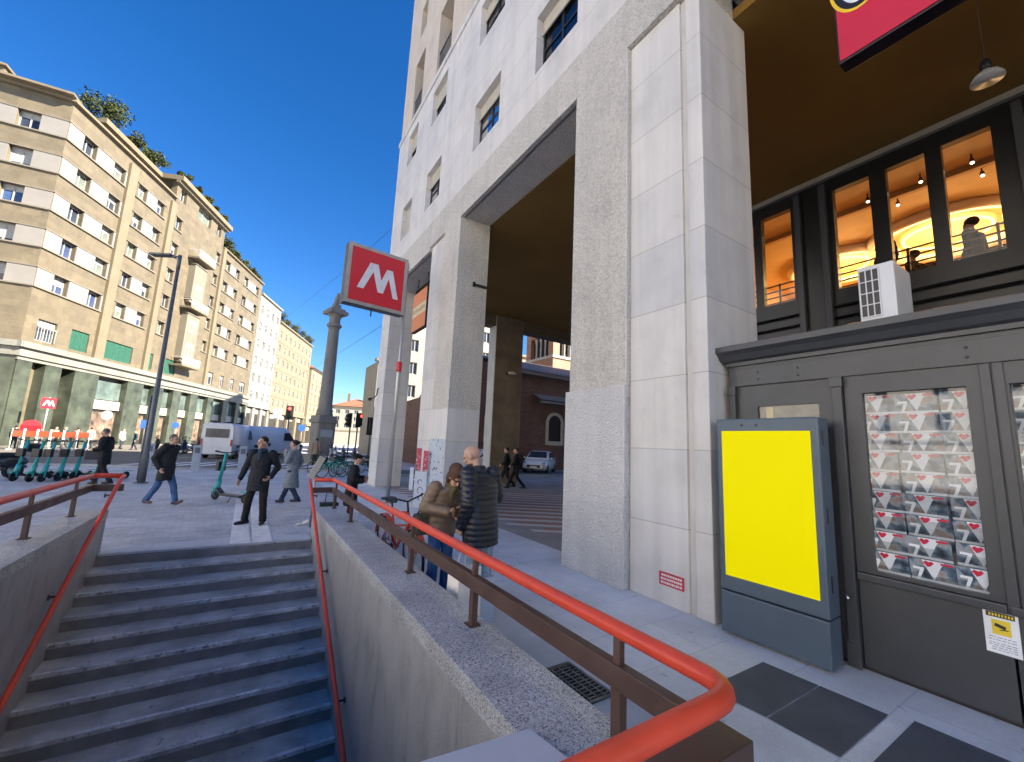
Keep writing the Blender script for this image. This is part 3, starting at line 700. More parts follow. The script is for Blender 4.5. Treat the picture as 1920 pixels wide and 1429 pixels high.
for y in (3.52, 4.02, .72, -1.4):
    b = MB(); b.box(WX-.12, WX-.002, y-.06, y+.06, 3.2, 7.9); fp(b, 'pilaster', mat('pilaster_grey', (.05, .05, .055), .4), bevel=.01)
b = MB()
for y0, y1 in ((4.1, 5.5), (.8, 3.45), (-1.3, .65)):
    for i in range(8): z = 3.3+i*.25; b.obox((WX-.03, (y0+y1)/2, z), (.03, 0, .03), (0, (y1-y0)/2, 0), (-.006, 0, .006))
fp(b, 'louvres', m_front)
# the restaurant room behind it
b = MB(); b.box(WX+.2, 17.5, -4, 7.5, 5.1, 5.25, 0); b.box(17.3, 17.5, -4, 7.5, 5.25, 8.1, 1); b.box(WX+.2, 17.3, 7.3, 7.5, 5.25, 8.1, 1); b.box(WX+.2, 17.3, -4, -3.8, 5.25, 8.1, 1); b.box(WX+.2, 17.3, -3.8, 7.3, 8.02, 8.1, 2)
b.box(12.0, 12.12, -3.8, 7.3, 7.9, 8.02, 1)
fp(b, 'room', [mat('room_floor', (.22, .12, .06), .5), mat('room_wall_ochre', (.55, .33, .12), .7, .15, 2), mat('room_ceiling_cream', (.68, .48, .22), .7, .06)])
b = MB()
for z in (5.45, 5.6, 5.75, 5.9, 6.05): b.box(10.7, 10.73, -3.7, 7.2, z-.014, z+.014)
for i in range(10): b.box(10.7, 10.74, -3.6+i*1.18, -3.56+i*1.18, 5.25, 6.08)
fp(b, 'inner_railing', mat('railing_brown', (.06, .03, .015), .5))
def torus(b, c, R0, r, n=40, m=0): b.tube([(c[0]+R0*math.cos(2*math.pi*i/n), c[1]+R0*math.sin(2*math.pi*i/n), c[2]) for i in range(n)], r, 8, m, closed=True)
m_glow = emit('cove_glow', (1, .62, .2), 1.0)
m_moul = mat('cove_moulding', (.75, .68, .55), .6, .05)
for i, (x, y, r0) in enumerate(((15.3, 4.9, 1.1), (15.1, 2.5, 1.35), (15.2, .0, 1.2))):
    t = empty('ring_light', ('warm ring light in the restaurant ceiling, farthest from the street corner of the shop', 'warm ring light over the middle of the restaurant room', 'warm ring light behind the rightmost restaurant window')[i] if i else 'warm ring light seen through the narrow left restaurant window', 'ceiling light', (x, y, 7.9), group=None)
    b = MB(); torus(b, (0, 0, 0), r0, .05); torus(b, (0, 0, .02), r0*.62, .035); b.build('glow_ring', m_glow, t)
    b = MB(); torus(b, (0, 0, .03), r0+.2, .13); b.lathe([(.05, .1), (.05, -.35), (.2, -.42), (.02, -.44)], 12); b.build('moulding', m_moul, t)
    L_ = bpy.data.lights.new('ring_lamp', 'POINT'); L_.energy = 70; L_.color = (1, .62, .26); L_.shadow_soft_size = .5
    lo = bpy.data.objects.new('ring_lamp', L_); COL.objects.link(lo); lo.location = (0, 0, -.55); lo.parent = t
m_spot = emit('spot_glow', (1, .85, .6), 4)
for i, (x, y) in enumerate(((11.6, 4.6), (11.6, 4.25), (11.6, 3.1), (12.3, 2.75), (11.6, 1.45), (12.3, 1.42), (11.6, 2.2))):
    t = empty('spotlight', ('dark ceiling spotlight, left of the pair in the narrow window', 'dark ceiling spotlight, right of the pair in the narrow window', 'dark ceiling spotlight at the top of the second window', 'dark ceiling spotlight under the beam in the second window', 'upper dark ceiling spotlight in the rightmost window', 'lower dark ceiling spotlight in the rightmost window', 'dark ceiling spotlight in the third restaurant window')[i], 'spotlight', (x, y, 8.0))
    b = MB(); b.tube([(0, 0, .02), (0, 0, -.12)], .015, 6); b.lathe([(.032, .0), (.04, -.11)], 12, (0, 0, -.09), axis=(.4, .1, 1)); b.build('housing', m_blk, t)
    b = MB(); b.ell((-.045, -.01, -.2), (.03, .03, .02)); b.build('bulb', m_spot, t)
# air-conditioning unit on the booth roof
t = empty('air_conditioner', 'white air-conditioning outdoor unit standing on the newsstand roof', 'air conditioner', (5.95, 1.50, 3.12))
b = MB(); b.box(-.28, .28, -.15, .17, .2, .86); b.build('casing', mat('ac_white', (.66, .68, .70), .4, .05, 3), t, bevel=.015)
b = MB()
b.box(-.286, -.2805, -.02, .15, .27, .82, 0)
for i in range(4):
    y = -.02+i*.0567; b.box(-.296, -.2861, y-.005, y+.005, .26, .83, 1)
for i in range(5): z = .275+i*.135; b.box(-.295, -.2861, -.02, .15, z-.005, z+.005, 1)
b.build('coil_grille', [m_blk, MATS['ac_white']], t)
b = MB(); b.box(-.24, -.18, -.12, .14, .0, .22); b.box(.18, .24, -.12, .14, .0, .22); b.build('foot', m_blk, t)
# red hanging sign, cut by the frame: only the foot of its lettering shows
t = empty('hanging_sign', 'large red hanging sign with a yellow-edged white letter over the newsstand', 'sign', (5.0, .55, 6.02))
b = MB(); b.box(-.09, .09, -1.0, .905, 0, 1.75); b.build('box', mat('sign_box_dark', (.018, .008, .012), .5), t, bevel=.012)
b = MB(); b.box(-.1, -.0905, -.98, .885, .025, 1.72); b.build('panel', mat('sign_red', (.58, .018, .045), .4, .05), t)
def blob(cx, cz, k):
    base = [(.40, .58), (.425, .22), (.37, .02), (.27, -.07), (.15, -.02), (.04, .12), (-.10, .19), (-.26, .26), (-.42, .5), (-.3, .75), (.0, .85), (.28, .8)]
    c = [sum(p[0] for p in base)/len(base), sum(p[1] for p in base)/len(base)]
    out = []
    n = len(base)
    for i in range(n):
        p0, p1, p2, p3 = [base[(i+j-1) % n] for j in range(4)]
        for q in (0, .25, .5, .75):
            f = lambda a, b_, c_, d_: .5*((2*b_)+(-a+c_)*q+(2*a-5*b_+4*c_-d_)*q*q+(-a+3*b_-3*c_+d_)*q**3)
            out.append((f(p0[0], p1[0], p2[0], p3[0]), f(p0[1], p1[1], p2[1], p3[1])))
    r = []
    m_ = len(out)
    for i in range(m_):
        ax, az = out[i-1]; bx, bz = out[(i+1) % m_]; tx, tz = bx-ax, bz-az; L_ = math.hypot(tx, tz) or 1
        r.append((cx+out[i][0]-k*(-tz/L_)*-1, cz+out[i][1]-k*(tx/L_)*-1))
    return r
b = MB()
for k, x, m in ((.085, -.102, 0), (.055, -.104, 1), (0, -.106, 2)): b.prism([(x, y, z) for y, z in blob(.425, .66, k)], (-.0015, 0, 0), m)
b.build('letter', [mat('letter_yellow', (.85, .55, .02), .4), mat('letter_black', (.01, .01, .01), .4), mat('letter_white', (.72, .76, .82), .4)], t)
b = MB()
for y in (-.7, .6): b.tube([(0, y, 1.74), (0, y, 2.12)], .02, 8)
b.build('hanger', m_blk, t)
# pendant lamp under the arcade ceiling
t = empty('pendant_lamp', 'white dish pendant lamp hanging from the brown arcade ceiling', 'lamp', (6.9, .66, 6.36))
b = MB(); b.lathe([(.205, -.02), (.20, .0), (.16, .05), (.09, .09), (.05, .12)], 28); b.build('shade', mat('enamel_white', (.62, .58, .5), .35, .06), t)
b = MB(); b.lathe([(.185, -.019), (.185, -.014)], 28); b.build('diffuser', mat('lamp_diffuser', (.3, .29, .27), .5), t)
b = MB(); b.lathe([(.055, .12), (.075, .15), (.07, .22), (.03, .26)], 16); b.tube([(.06, 0, .2), (.11, 0, .2), (.11, 0, .16)], .012, 6); b.build('socket', m_blk, t)
b = MB(); b.tube([(0, 0, .25), (0, 0, 1.775)], .006, 6); b.build('cord', m_blk, t); t.scale = (.7, .7, 1)
# ---------------------------------------------------------------- apartment block across the square
LY = .384507
LD = Vector((math.sin(LY), math.cos(LY), 0)); LN = Vector((math.cos(LY), -math.sin(LY), 0)); LP = gz(350, 833)
def lb(s, o, z): return LP + LD*s + LN*o + Vector((0, 0, z))
class FB(MB):
    """mesh builder in facade coordinates: s along, o outward, z up"""
    def __init__(s, org, d, n): super().__init__(); s.o_, s.d_, s.n_ = org, d, n
    def fbox(s, s0, s1, o0, o1, z0, z1, m=0):
        c = s.o_ + s.d_*(s0+s1)/2 + s.n_*(o0+o1)/2 + Vector((0, 0, (z0+z1)/2))
        return s.obox(c, s.d_*(s1-s0)/2, s.n_*(o1-o0)/2, Vector((0, 0, (z1-z0)/2)), m)
def fbm(): return FB(LP, LD, LN)
m_tan = slabs('tan_stone', (.136, .112, .073), (.10, .084, .056), 1.15, .56, var=.11, jw=.01, stain=.24, plane='YZ', bump=.1)
m_tanw = slabs('tan_stone_wing', (.15, .124, .08), (.11, .092, .062), 1.15, .56, var=.11, jw=.01, stain=.24, plane='XZ', bump=.1)
m_tan2 = travertine('tan_stone_light', (.165, .136, .088), 0, .1)
m_wpan = mat('white_stone_panel', (.205, .195, .178), .6, .07, .8)
m_gmar = mat('green_grey_marble', (.05, .06, .043), .4, .5, .9)
m_gcor = mat('grey_marble_cornice', (.19, .19, .165), .5, .2, .7)
m_wfr = mat('white_window_frame', (.30, .30, .285), .5, .05)
m_wgl = mat('dark_window_glass', (.03, .04, .06), .12, .3, 1.5)
m_wblind = mat('pale_blind', (.36, .37, .345), .6, .1, 8)
m_grn = mat('green_shutter', (.025, .10, .065), .5, .2, 4)
m_sill = mat('sill_grey', (.17, .15, .12), .7, .1)
def proto_window(w, h, blind=.0, glassm=None):
    """frame with two leaves, blind box, glass child; origin at bottom left, x along, y outward"""
    f = MB(); t = .10
    for x in (0, w/2-t/2, w-t): f.box(x, x+t, -.02, .04, 0, h, 0)
    for z in (0, h-t): f.box(t, w-t, -.0199, .04, z, z+t, 0)
    if blind: f.box(t, w-t, .005, .03, h-t-(h-2*t)*blind, h-t, 1)
    fo = f.build('window', [m_wfr, m_wblind]); 
    p = MB(); p.box(t, w-t, .041, .06, t, h-t); po = p.build('pane', glassm or m_wgl, fo)
    return fo
def put(proto, org, d, parent, base):
    o = copy_tree(proto, parent); o.location = Vector(org)-base; o.rotation_euler = (0, 0, math.atan2(d.y, d.x)); return o
def kill(o):
    for c in list(o.children): kill(c)
    bpy.data.objects.remove(o)
L_ = empty('apartment_building', 'long tan stone apartment block with white banded windows and a green marble ground floor', 'building', LP); LB_ = LP.copy()
def lpart(b, name, m, bevel=0):
    o = b.build(name, m, L_, bevel); o.location = -LB_; return o
ROWZ = [26.6-3.36*i for i in range(5)] ; RH = 1.55
S0, S1 = -25.3, 16.2
wn = []      # (s0, s1, z0, z1)
ROW6 = ROWZ + [26.6-3.36*5+.25]
for z in ROWZ: wn += [(a, c, z, z+RH) for a, c in ((-23.7, -22.2), (-20.05, -18.55), (-16.5, -15.2), (-13.5, -12.2), (-9.8, -8.7), (-.1, .9), (2.8, 4.1), (6.0, 7.3), (9.2, 10.5), (13.6, 14.9))]
wn += [(-9.8, -8.6, 30.4, 31.9), (-5.8, -2.6, 30.3, 32.0), (-.9, .2, 30.4, 31.9)]
mz = [(-24.2, -22.4), (-20.9, -18.9), (-17.2, -13.0), (-10.9, -9.6), (-7.4, -5.2), (2.2, 4.0), (6.1, 7.2), (9.4, 10.6), (12.8, 14.6)]
mzw = [(a, c, 8.75, 10.6) for a, c in mz]
gw = [(-24.0, -22.8), (-21.2, -19.8), (-17.0, -13.0), (-10.5, -8.6), (-6.9, -4.9), (-3.2, -1.0), (.8, 3.4), (5.0, 8.0), (9.6, 12.4), (13.6, 15.8)]
b = fbm(); wall_holes(b, lb(S0, 0, 0), LD, (0, 0, 1), 0, S1-S0, 8.4, 29.4, [(h[0]-S0, h[1]-S0, h[2], h[3]) for h in wn+mzw if h[3] < 30], LN*-.48)
wall_holes(b, lb(-10.6, 0, 30), LD, (0, 0, 1), 0, 11.9, 0, 2.4, [(h[0]+10.6, h[1]+10.6, h[2]-30, h[3]-30) for h in wn if h[3] > 30], LN*-.48)
b.fbox(S0, S1, -14, -.6, 7.2, 29.2); b.fbox(S0, 1.3, -13.9, -.62, 29.201, 30); b.fbox(S0, S1, -14, -1.7, 0, 7.19); b.fbox(-19.4, 1.3, -14, -2.5, 30, 32.4); b.fbox(-10.6, 1.3, -2.4, -.6, 30, 32.4); b.fbox(1.28, 1.3, -2.5, 0, 29.3, 32.4); b.fbox(-10.6, -10.58, -2.5, 0, 30, 32.4); b.fbox(S1-.02, S1, -.6, 0, 8.4, 29.4); b.fbox(S0, 1.3, -.61, 0, 29.401, 30)
lpart(b, 'wall', m_tan)
for s0, s1 in ((-18.3, -17.2), (-11.4, -10.6), (1.3, 2.0)):
    b = fbm(); b.fbox(s0, s1, 0, .28, 8.4, 29.35); lpart(b, 'pilaster', m_tan2)
for z in ROWZ:
    for s0, s1 in ((-25.28, -23.72), (-22.18, -20.07), (-18.53, -18.32), (-15.18, -13.52), (4.12, 5.98), (10.52, 13.58)):
        b = fbm(); b.fbox(s0, s1, 0, .05, z, z+RH); lpart(b, 'wall_panel', m_wpan)
    for s0, s1 in ((S0-.06, -18.35), (-16.8, -11.9), (-10, -8.5), (-.3, 1.1), (2.6, 7.5), (9.0, 15.1)):
        b = fbm(); b.fbox(s0, s1, .051, .14, z-.12, z-.001); lpart(b, 'sill', m_sill)
        b = fbm(); b.fbox(s0, s1, .0, .10, z+RH+.001, z+RH+.07); lpart(b, 'window_head', m_sill)
b = fbm(); b.fbox(S0-.1, -10.6, -.6, .35, 30.001, 30.22); b.fbox(1.301, S1+.1, -.6, .3, 29.4, 29.6)
b.fbox(-19.8, -10.9, -3, -1.6, 32.41, 32.95); b.fbox(-11, 1.7, -3, .75, 32.42, 33.0); b.fbox(-11, 1.7, 0, .4, 32.1, 32.4)
lpart(b, 'eaves_cornice', m_tan2)
b = fbm(); b.fbox(S0-.5, S1+.2, -.5, .55, 7.9, 8.38); b.fbox(S0-.2, S1, -.5, .3, 7.2, 7.899); b.fbox(S0-.1, S1, -.5, .15, 6.9, 7.199)
lpart(b, 'cornice', m_gcor)
# ground floor: marble piers between shop openings
ed = [S0] + [x for a, c in gw for x in (a, c)] + [S1]
for i in range(0, len(ed), 2):
    b = fbm(); b.fbox(ed[i], ed[i+1], -1.6, .1, 0, 6.9); lpart(b, 'ground_pier', m_gmar, .03)
m_shopg = mat('shop_glass', (.09, .12, .11), .1, .5, .9); m_shopd = mat('shop_dark', (.025, .022, .02), .5, .5, .8); m_shopw = mat('shop_sign_band', (.42, .38, .31), .5, .1)
for i, (a, c) in enumerate(gw):
    b = fbm(); deep = -1.5 if i < 2 else -.5
    b.fbox(a+.001, c-.001, deep-.1, deep, 0, 6.89, 1)
    if i >= 2: b.fbox(a+.05, c-.05, deep+.001, deep+.04, 4.6, 6.5, 0); b.fbox(a+.02, c-.02, deep, deep+.2, 3.6, 4.5, 2); b.fbox(a+.2, c-.2, deep+.001, deep+.03, .5, 3.3, 3)
    else: b.fbox(a+.02, c-.02, deep+.02, deep+.2, 4.2, 4.7, 4)
    lpart(b, 'shopfront', [m_shopg, m_shopd, m_shopw, mat('shop_display', (.16, .11, .08), .3, .8, 1.4), mat('shop_white_sign', (.55, .55, .55), .4)])
pw = {}
m_wpale = mat('pale_green_glass', (.13, .155, .13), .2, .25, 1.5); m_wblue = mat('blue_glass', (.04, .06, .13), .12, .2, 1.5)
rr = random.Random(21)
def pwin(w, h, bl, gm=None):
    k = (round(w, 2), round(h, 2), bl, gm.name if gm else '')
    if k not in pw: pw[k] = proto_window(w, h, bl, gm)
    return pw[k]
for a, c, z0, z1 in wn: put(pwin(c-a-.01, z1-z0-.01, rr.choice((0, 0, 0, .3, .5)), rr.choice((m_wpale, m_wpale, m_wpale, m_wgl, m_wblue))), lb(a+.005, -.36, z0+.005), LD, L_, LB_)
for i, (a, c) in enumerate(mz):
    if i in (1, 2, 3, 4):
        b = fbm(); n = int((c-a)/1.0)
        for q in range(22): b.fbox(a+.01, c-.01, -.16, -.12, 8.77+q*.083, 8.77+q*.083+.07)
        for q in range(1, n+1): b.fbox(a+(c-a)*q/(n+1)-.03, a+(c-a)*q/(n+1)+.03, -.119, -.1, 8.76, 10.59)
        lpart(b, 'roller_shutter', m_grn)
    else: put(pwin(c-a-.01, 1.84, .3), lb(a+.005, -.2, 8.755), LD, L_, LB_)
b = fbm()
for q in range(7): b.fbox(-24.15+q*.27, -24.1+q*.27, .05, .1, 8.8, 9.9)
b.fbox(-24.2, -22.4, .04, .12, 9.9, 9.98); lpart(b, 'window_grille', m_wfr)
# projecting white oriel with balconies
for z0, z1 in ((19.0, 23.7), (11.0, 17.0)):
    b = fbm(); b.fbox(-5.9, -3.1, 0, .8, z0, z1, 0); b.fbox(-6.0, -3.0, 0, .9, z1, z1+.1, 1); b.fbox(-5.7, -3.3, 0, .6, z0-.4, z0-.001, 1)
    o = lpart(b, 'oriel', [mat('oriel_render', (.17, .15, .115), .7, .1, 1), m_sill])
    for z in [z0+.5+i*3.1 for i in range(int((z1-z0)/2.9))]:
        put(pwin(1.5, 1.7, .3, m_wpale), lb(-5.25, .82, z), LD, L_, LB_)
for z in (24.6, 17.8, 10.2):
    b = fbm(); b.fbox(-6.5, -2.4, .0, 1.4, z-.22, z, 0); b.fbox(-6.45, -2.45, 1.30, 1.36, z+.95, z+1.02, 1)
    for q in range(22): b.fbox(-6.45+q*.188, -6.415+q*.188, 1.31, 1.35, z+.001, z+.95, 1)
    for s_ in (-6.45, -2.5): b.fbox(s_, s_+.05, .05, 1.3, z+.9, z+.96, 1)
    lpart(b, 'balcony', [m_tan2, mat('balcony_white_iron', (.5, .5, .48), .5)])
# wing round the corner on the left
WA = R(-83); WD = Vector((math.sin(WA), math.cos(WA), 0)); WN = Vector((math.cos(WA), -math.sin(WA), 0))
if WN.dot(Vector((0, -1, 0))) < 0: WN = -WN
WO = lb(S0, 0, 0)
def wbm(): return FB(WO, WD, WN)
ww = [(a, a+1.45, z, z+RH) for z in ROWZ for a in (1.75, 6.4, 11.0)] + [(a, a+1.5, 8.75, 10.6) for a in (1.9, 6.4, 11)]
b = wbm(); wall_holes(b, WO, WD, (0, 0, 1), 0, 16, 8.4, 30, ww, WN*-.48); b.fbox(0, 16, -14, -.6, 7.2, 30); b.fbox(0, 16, -14, -2.0, 0, 7.19); lpart(b, 'wing_wall', m_tanw)
for z in ROWZ:
    e = [.03, 1.73, 3.22, 6.38, 7.87, 10.98, 12.47, 16]
    for i in range(0, 8, 2): b = wbm(); b.fbox(e[i], e[i+1], 0, .05, z, z+RH); lpart(b, 'wall_panel', m_wpan)
    b = wbm(); b.fbox(-.06, 16, .051, .14, z-.12, z-.001); lpart(b, 'sill', m_sill)
    b = wbm(); b.fbox(-.05, 16, 0, .1, z+RH+.001, z+RH+.07); lpart(b, 'window_head', m_sill)
b = wbm(); b.fbox(-.3, 16, -.6, .35, 30.0, 30.25); b.fbox(-.3, 16, -1, .9, 30.251, 30.45); lpart(b, 'eaves_cornice', m_tan2)
b = wbm(); b.fbox(-.5, 16, -.5, .55, 7.901, 8.379); b.fbox(-.2, 16, -.5, .3, 7.201, 7.898); lpart(b, 'cornice', m_gcor)
for a, c in ((.02, 2.2), (4.2, 6.2), (9, 11), (14, 16)): b = wbm(); b.fbox(a, c, -1.6, .12, 0, 7.2); lpart(b, 'ground_pier', m_gmar, .03)
b = wbm(); b.fbox(0, 16, -1.9, -1.6, 0, 7.2); lpart(b, 'shopfront', m_shopd)
for a, c, z0, z1 in ww: put(pwin(c-a-.01, z1-z0-.01, rr.choice((0, .3, .6, .85)), rr.choice((None, None, mat('blue_sky_glass', (.05, .09, .2), .1, .2)))), WO+WD*(c-.005)-WN*.36+Vector((0, 0, z0+.005)), -WD, L_, LB_)
# terracotta gable end at the very edge
b = wbm(); b.fbox(5.2, 16, -6, -1.2, 30.3, 32.2); b.fbox(5.0, 16, -6.2, -.9, 32.2, 32.4); lpart(b, 'attic', m_tan2)
# white building and beige building further down the street
def terrace(label, s0, s1, h, m, cols, floors, ww_, wh, sill, ground, frame, mwin=None, off=0.0):
    t = empty('apartment_building', label, 'building', lb((s0+s1)/2, 0, 0)); B = lb((s0+s1)/2, 0, 0)
    def tp_(b, n, mm): o = b.build(n, mm, t); o.location = -B
    st = (s1-s0)/cols; hs = []
    fl = (h-1.0-ground)/floors
    for i in range(cols):
        for j in range(floors): a = i*st+st/2-ww_/2; z = ground+j*fl+sill; hs.append((a, a+ww_, z, z+wh))
    b = fbm(); wall_holes(b, lb(s0, off, 0), LD, (0, 0, 1), 0, s1-s0, ground, h, hs, LN*-.25); b.fbox(s0, s1, -12, off-.5, 0, h-.01); b.fbox(s0, s0+.02, -.5, off, ground, h); tp_(b, 'wall', m)
    b = fbm(); b.fbox(s0-.05, s1+.05, -.5, off+.35, h, h+.3); tp_(b, 'cornice', frame); b = fbm(); b.fbox(s0, s1, -.5, off+.25, ground-.5, ground); tp_(b, 'shop_cornice', frame)
    for j in range(1, floors): b = fbm(); b.fbox(s0, s1, off, off+.05, ground+j*fl-.08, ground+j*fl+.08); tp_(b, 'string_course', frame)
    b = fbm(); n = max(3, cols//2)
    b.fbox(s0, s1, off-.55, off-.4, 0, ground-.5, 1)
    for i in range(n+1): x = s0+(s1-s0)*i/n; b.fbox(max(s0, x-.5), min(s1, x+.5), off-.4, off+.02, 0, ground-.5, 0)
    for i in range(n): x = s0+(s1-s0)*(i+.5)/n; b.fbox(x-1, x+1, off-.39, off-.3, ground-1.6, ground-.7, 2)
    tp_(b, 'ground_floor', [frame, m_shopd, m_shopw])
    for a, c, z0, z1 in hs: put(pwin(ww_-.01, wh-.01, rr.choice((0, .3, .6)), mwin), lb(s0+a+.005, off-.18, z0+.005), LD, t, B)
    return t
m_white2 = travertine('white_render', (.23, .22, .195), 0, .06); m_beige2 = travertine('beige_render', (.17, .145, .10), 0, .08); m_cream4 = travertine('cream_far_render', (.2, .17, .115), 0, .06)
terrace('white apartment house with small square windows next to the tan block', 16.25, 26.6, 27.6, m_white2, 4, 6, 1.1, 1.5, .9, 7.2, m_wpan)
terrace('plain beige apartment house with a planted roof terrace down the street', 26.65, 50, 25.2, m_beige2, 8, 6, .9, 1.3, 1.0, 6.8, m_tan2)
t = terrace('low cream house with a red tiled roof beside the stone column', 50.05, 68, 19.5, m_cream4, 5, 5, 1.1, 1.7, .8, 5, m_tan2, off=.6)
m_tile = slabs('red_roof_tiles', (.33, .14, .075), (.16, .06, .035), .3, .4, var=.2, jw=.03, plane='XY')
def hip(parent, base, c0, d, n, s0, s1, o0, o1, z, rise):
    P = lambda s, o, zz: c0 + d*s + n*o + Vector((0, 0, zz))
    r = (o1-o0)/2; b = MB()
    b.add([P(s0, o0, z), P(s1, o0, z), P(s1, o1, z), P(s0, o1, z), P(s0+r, (o0+o1)/2, z+rise), P(s1-r, (o0+o1)/2, z+rise)], [(0, 1, 5, 4), (1, 2, 5), (2, 3, 4, 5), (3, 0, 4), (0, 3, 2, 1)])
    o = b.build('roof', m_tile, parent); o.location = -base
hip(t, t.location, LP, LD, LN, 49.8, 68.3, -10, 1.3, 19.8, 3.2)
for o in pw.values(): o.hide_render = False
# ---------------------------------------------------------------- far end of the street, church and its neighbours
def house(label, c, ang, w, d, h, m, cols, floors, roof=0, ground=4.0, wm=None):
    t = empty('town_house', label, 'building', (*c, 0), ang); b = MB()
    fl = (h-ground-.6)/floors; st = w/cols; hs = []
    for i in range(cols):
        for j in range(floors): a = -w/2+i*st+st/2-.55; z = ground+j*fl+.7; hs.append((a, a+1.1, z, z+min(1.8, fl*.6)))
    wall_holes(b, (0, 0, 0), (1, 0, 0), (0, 0, 1), -w/2, w/2, 0, h, hs, (0, .3, 0)); b.box(-w/2, w/2, .4, d, 0, h-.01); b.box(-w/2, -w/2+.02, 0, .4, 0, h); b.box(w/2-.02, w/2, 0, .4, 0, h)
    b.build('wall', m, t)
    b = MB(); b.box(-w/2-.3, w/2+.3, -.4, .4, h, h+.35); b.build('cornice', m_tan2, t); b = MB(); b.box(-w/2-.1, w/2+.1, -.12, 0, ground-.3, ground); b.build('string_course', m_tan2, t)
    for a, c_, z0, z1 in hs:
        o = copy_tree(pwin(1.09, round(z1-z0-.01, 2), 0), t); o.location = (a+.005, .2, z0+.005); o.rotation_euler = (0, 0, 0)
    if roof:
        b = MB(); e = .6
        b.add([(-w/2-e, -e, h+.36), (w/2+e, -e, h+.36), (w/2+e, d+e, h+.36), (-w/2-e, d+e, h+.36), (-w/2+d*.4, d/2, h+roof), (w/2-d*.4, d/2, h+roof)], [(0, 1, 5, 4), (1, 2, 5), (2, 3, 4, 5), (3, 0, 4), (0, 3, 2, 1)])
        r = b.build('roof', m_tile, t)
        b = MB()
        for x in (-w*.2, w*.22): b.box(x-.4, x+.4, d*.3, d*.3+.8, h+roof*.3, h+roof+1.2)
        b.build('chimney', m_tan, r)
    return t
m_y1 = travertine('yellow_far_wall', (.22, .185, .125), 0, .06); m_y2 = travertine('pale_far_wall', (.26, .245, .21), 0, .06)
house('far pale house with a red tiled roof closing the street', (25.5, 122), R(-12), 12, 14, 10.4, m_y2, 5, 3, 3.2)
house('far cream house with a red tiled roof left of the pale one', (14, 128), R(-12), 11, 14, 10.6, m_y1, 4, 3, 3.4)
house('small grey stone house just beyond the end pillar of the arcade', (13.9, 50), R(0), 3, 6, 11.2, m_y2, 1, 3)
m_behind = travertine('pale_marble_block', (.66, .64, .60), 0, .05)  # finish of the added unseen blocks, kept pale for bounced light
house('tall block east of the arcade that shades the church', (28.2, -9), R(-90), 42, 30, 33, m_behind, 10, 8)  # added out of view, placed to cast shade on church and column
# blocks added on the unseen west side to bounce sunlight onto the shaded facade
house('pale apartment block on the side of the square behind the camera', (-44, 4), R(90), 60, 14, 29, m_behind, 14, 7)
house('second pale apartment block behind the camera', (-40, -58), R(96), 56, 14, 30, m_behind, 13, 7)
# brick church
m_brick = slabs('church_brick', (.15, .058, .04), (.075, .052, .042), .28, .075, var=.3, jw=.012, plane='XZ', stain=.35)
m_brick2 = slabs('church_brick_side', (.15, .058, .04), (.075, .052, .042), .28, .075, var=.3, jw=.012, plane='YZ', stain=.35)
m_brick3 = slabs('tower_brick', (.36, .16, .085), (.28, .17, .1), .28, .075, var=.25, jw=.012, plane='XZ', stain=.2)
m_rooft = mat('church_roof_tiles', (.16, .13, .12), .8, .3, 6, .3, 30)
m_stone = travertine('church_trim_stone', (.42, .38, .32), 0, .1)
CX0, CY0 = 11.6, 26.5
Cx = empty('church', 'dark brick Romanesque church with arched window seen through the arcade', 'church', (CX0, CY0, 0)); CL = Vector((-CX0, -CY0, 0))
def cp(b, n, m): o = b.build(n, m, Cx); o.location = CL; return o
EV = 7.9
b = MB(); aw = [(3.2, 4.5, 2.3, 3.75), (8.85, 10.15, 2.3, 3.75), (14.5, 15.8, 2.3, 3.75), (20, 21.3, 2.3, 3.75)]
wall_holes(b, (CX0, CY0, 0), (1, 0, 0), (0, 0, 1), 0, 32, 0, EV, aw, (0, .35, 0)); cp(b, 'nave_wall', m_brick)
b = MB(); yy = [0, 14]; b.add([(CX0, CY0, 0), (CX0, CY0+16, 0), (CX0, CY0+16, 5), (CX0, CY0+6, 5.4), (CX0, CY0, 8.7)], [(0, 1, 2, 3, 4)]); b.box(CX0+.4, CX0+31, CY0+.5, CY0+16, 0, 4.9); b.box(CX0+5.6, CX0+31, CY0+.52, CY0+15.5, 4.91, EV-.1); cp(b, 'front_wall', m_brick2)
b = MB(); o_ = .7
b.add([(CX0+5.3, CY0-o_, EV-.25), (CX0+32, CY0-o_, EV-.25), (CX0+32, CY0+8, 10.4), (CX0+5.3, CY0+8, 10.4), (CX0+5.3, CY0+16+o_, EV-.25), (CX0+32, CY0+16+o_, EV-.25)], [(0, 1, 2, 3), (3, 2, 5, 4)])
b.box(CX0+5.4, CX0+32, CY0-o_, CY0-.02, EV-.55, EV-.3); cp(b, 'roof', m_rooft)
b = MB(); b.add([(CX0+7.2, CY0-.02, 6.0), (CX0+32, CY0-.02, 6.0), (CX0+32, CY0-1.2, 5.45), (CX0+7.2, CY0-1.2, 5.45)], [(0, 1, 2, 3)]); b.box(CX0+7.2, CX0+32, CY0-1.2, CY0-1.1, 5.2, 5.34); cp(b, 'lean_to_roof', mat('lead_roof', (.2, .19, .19), .6, .2, 2))
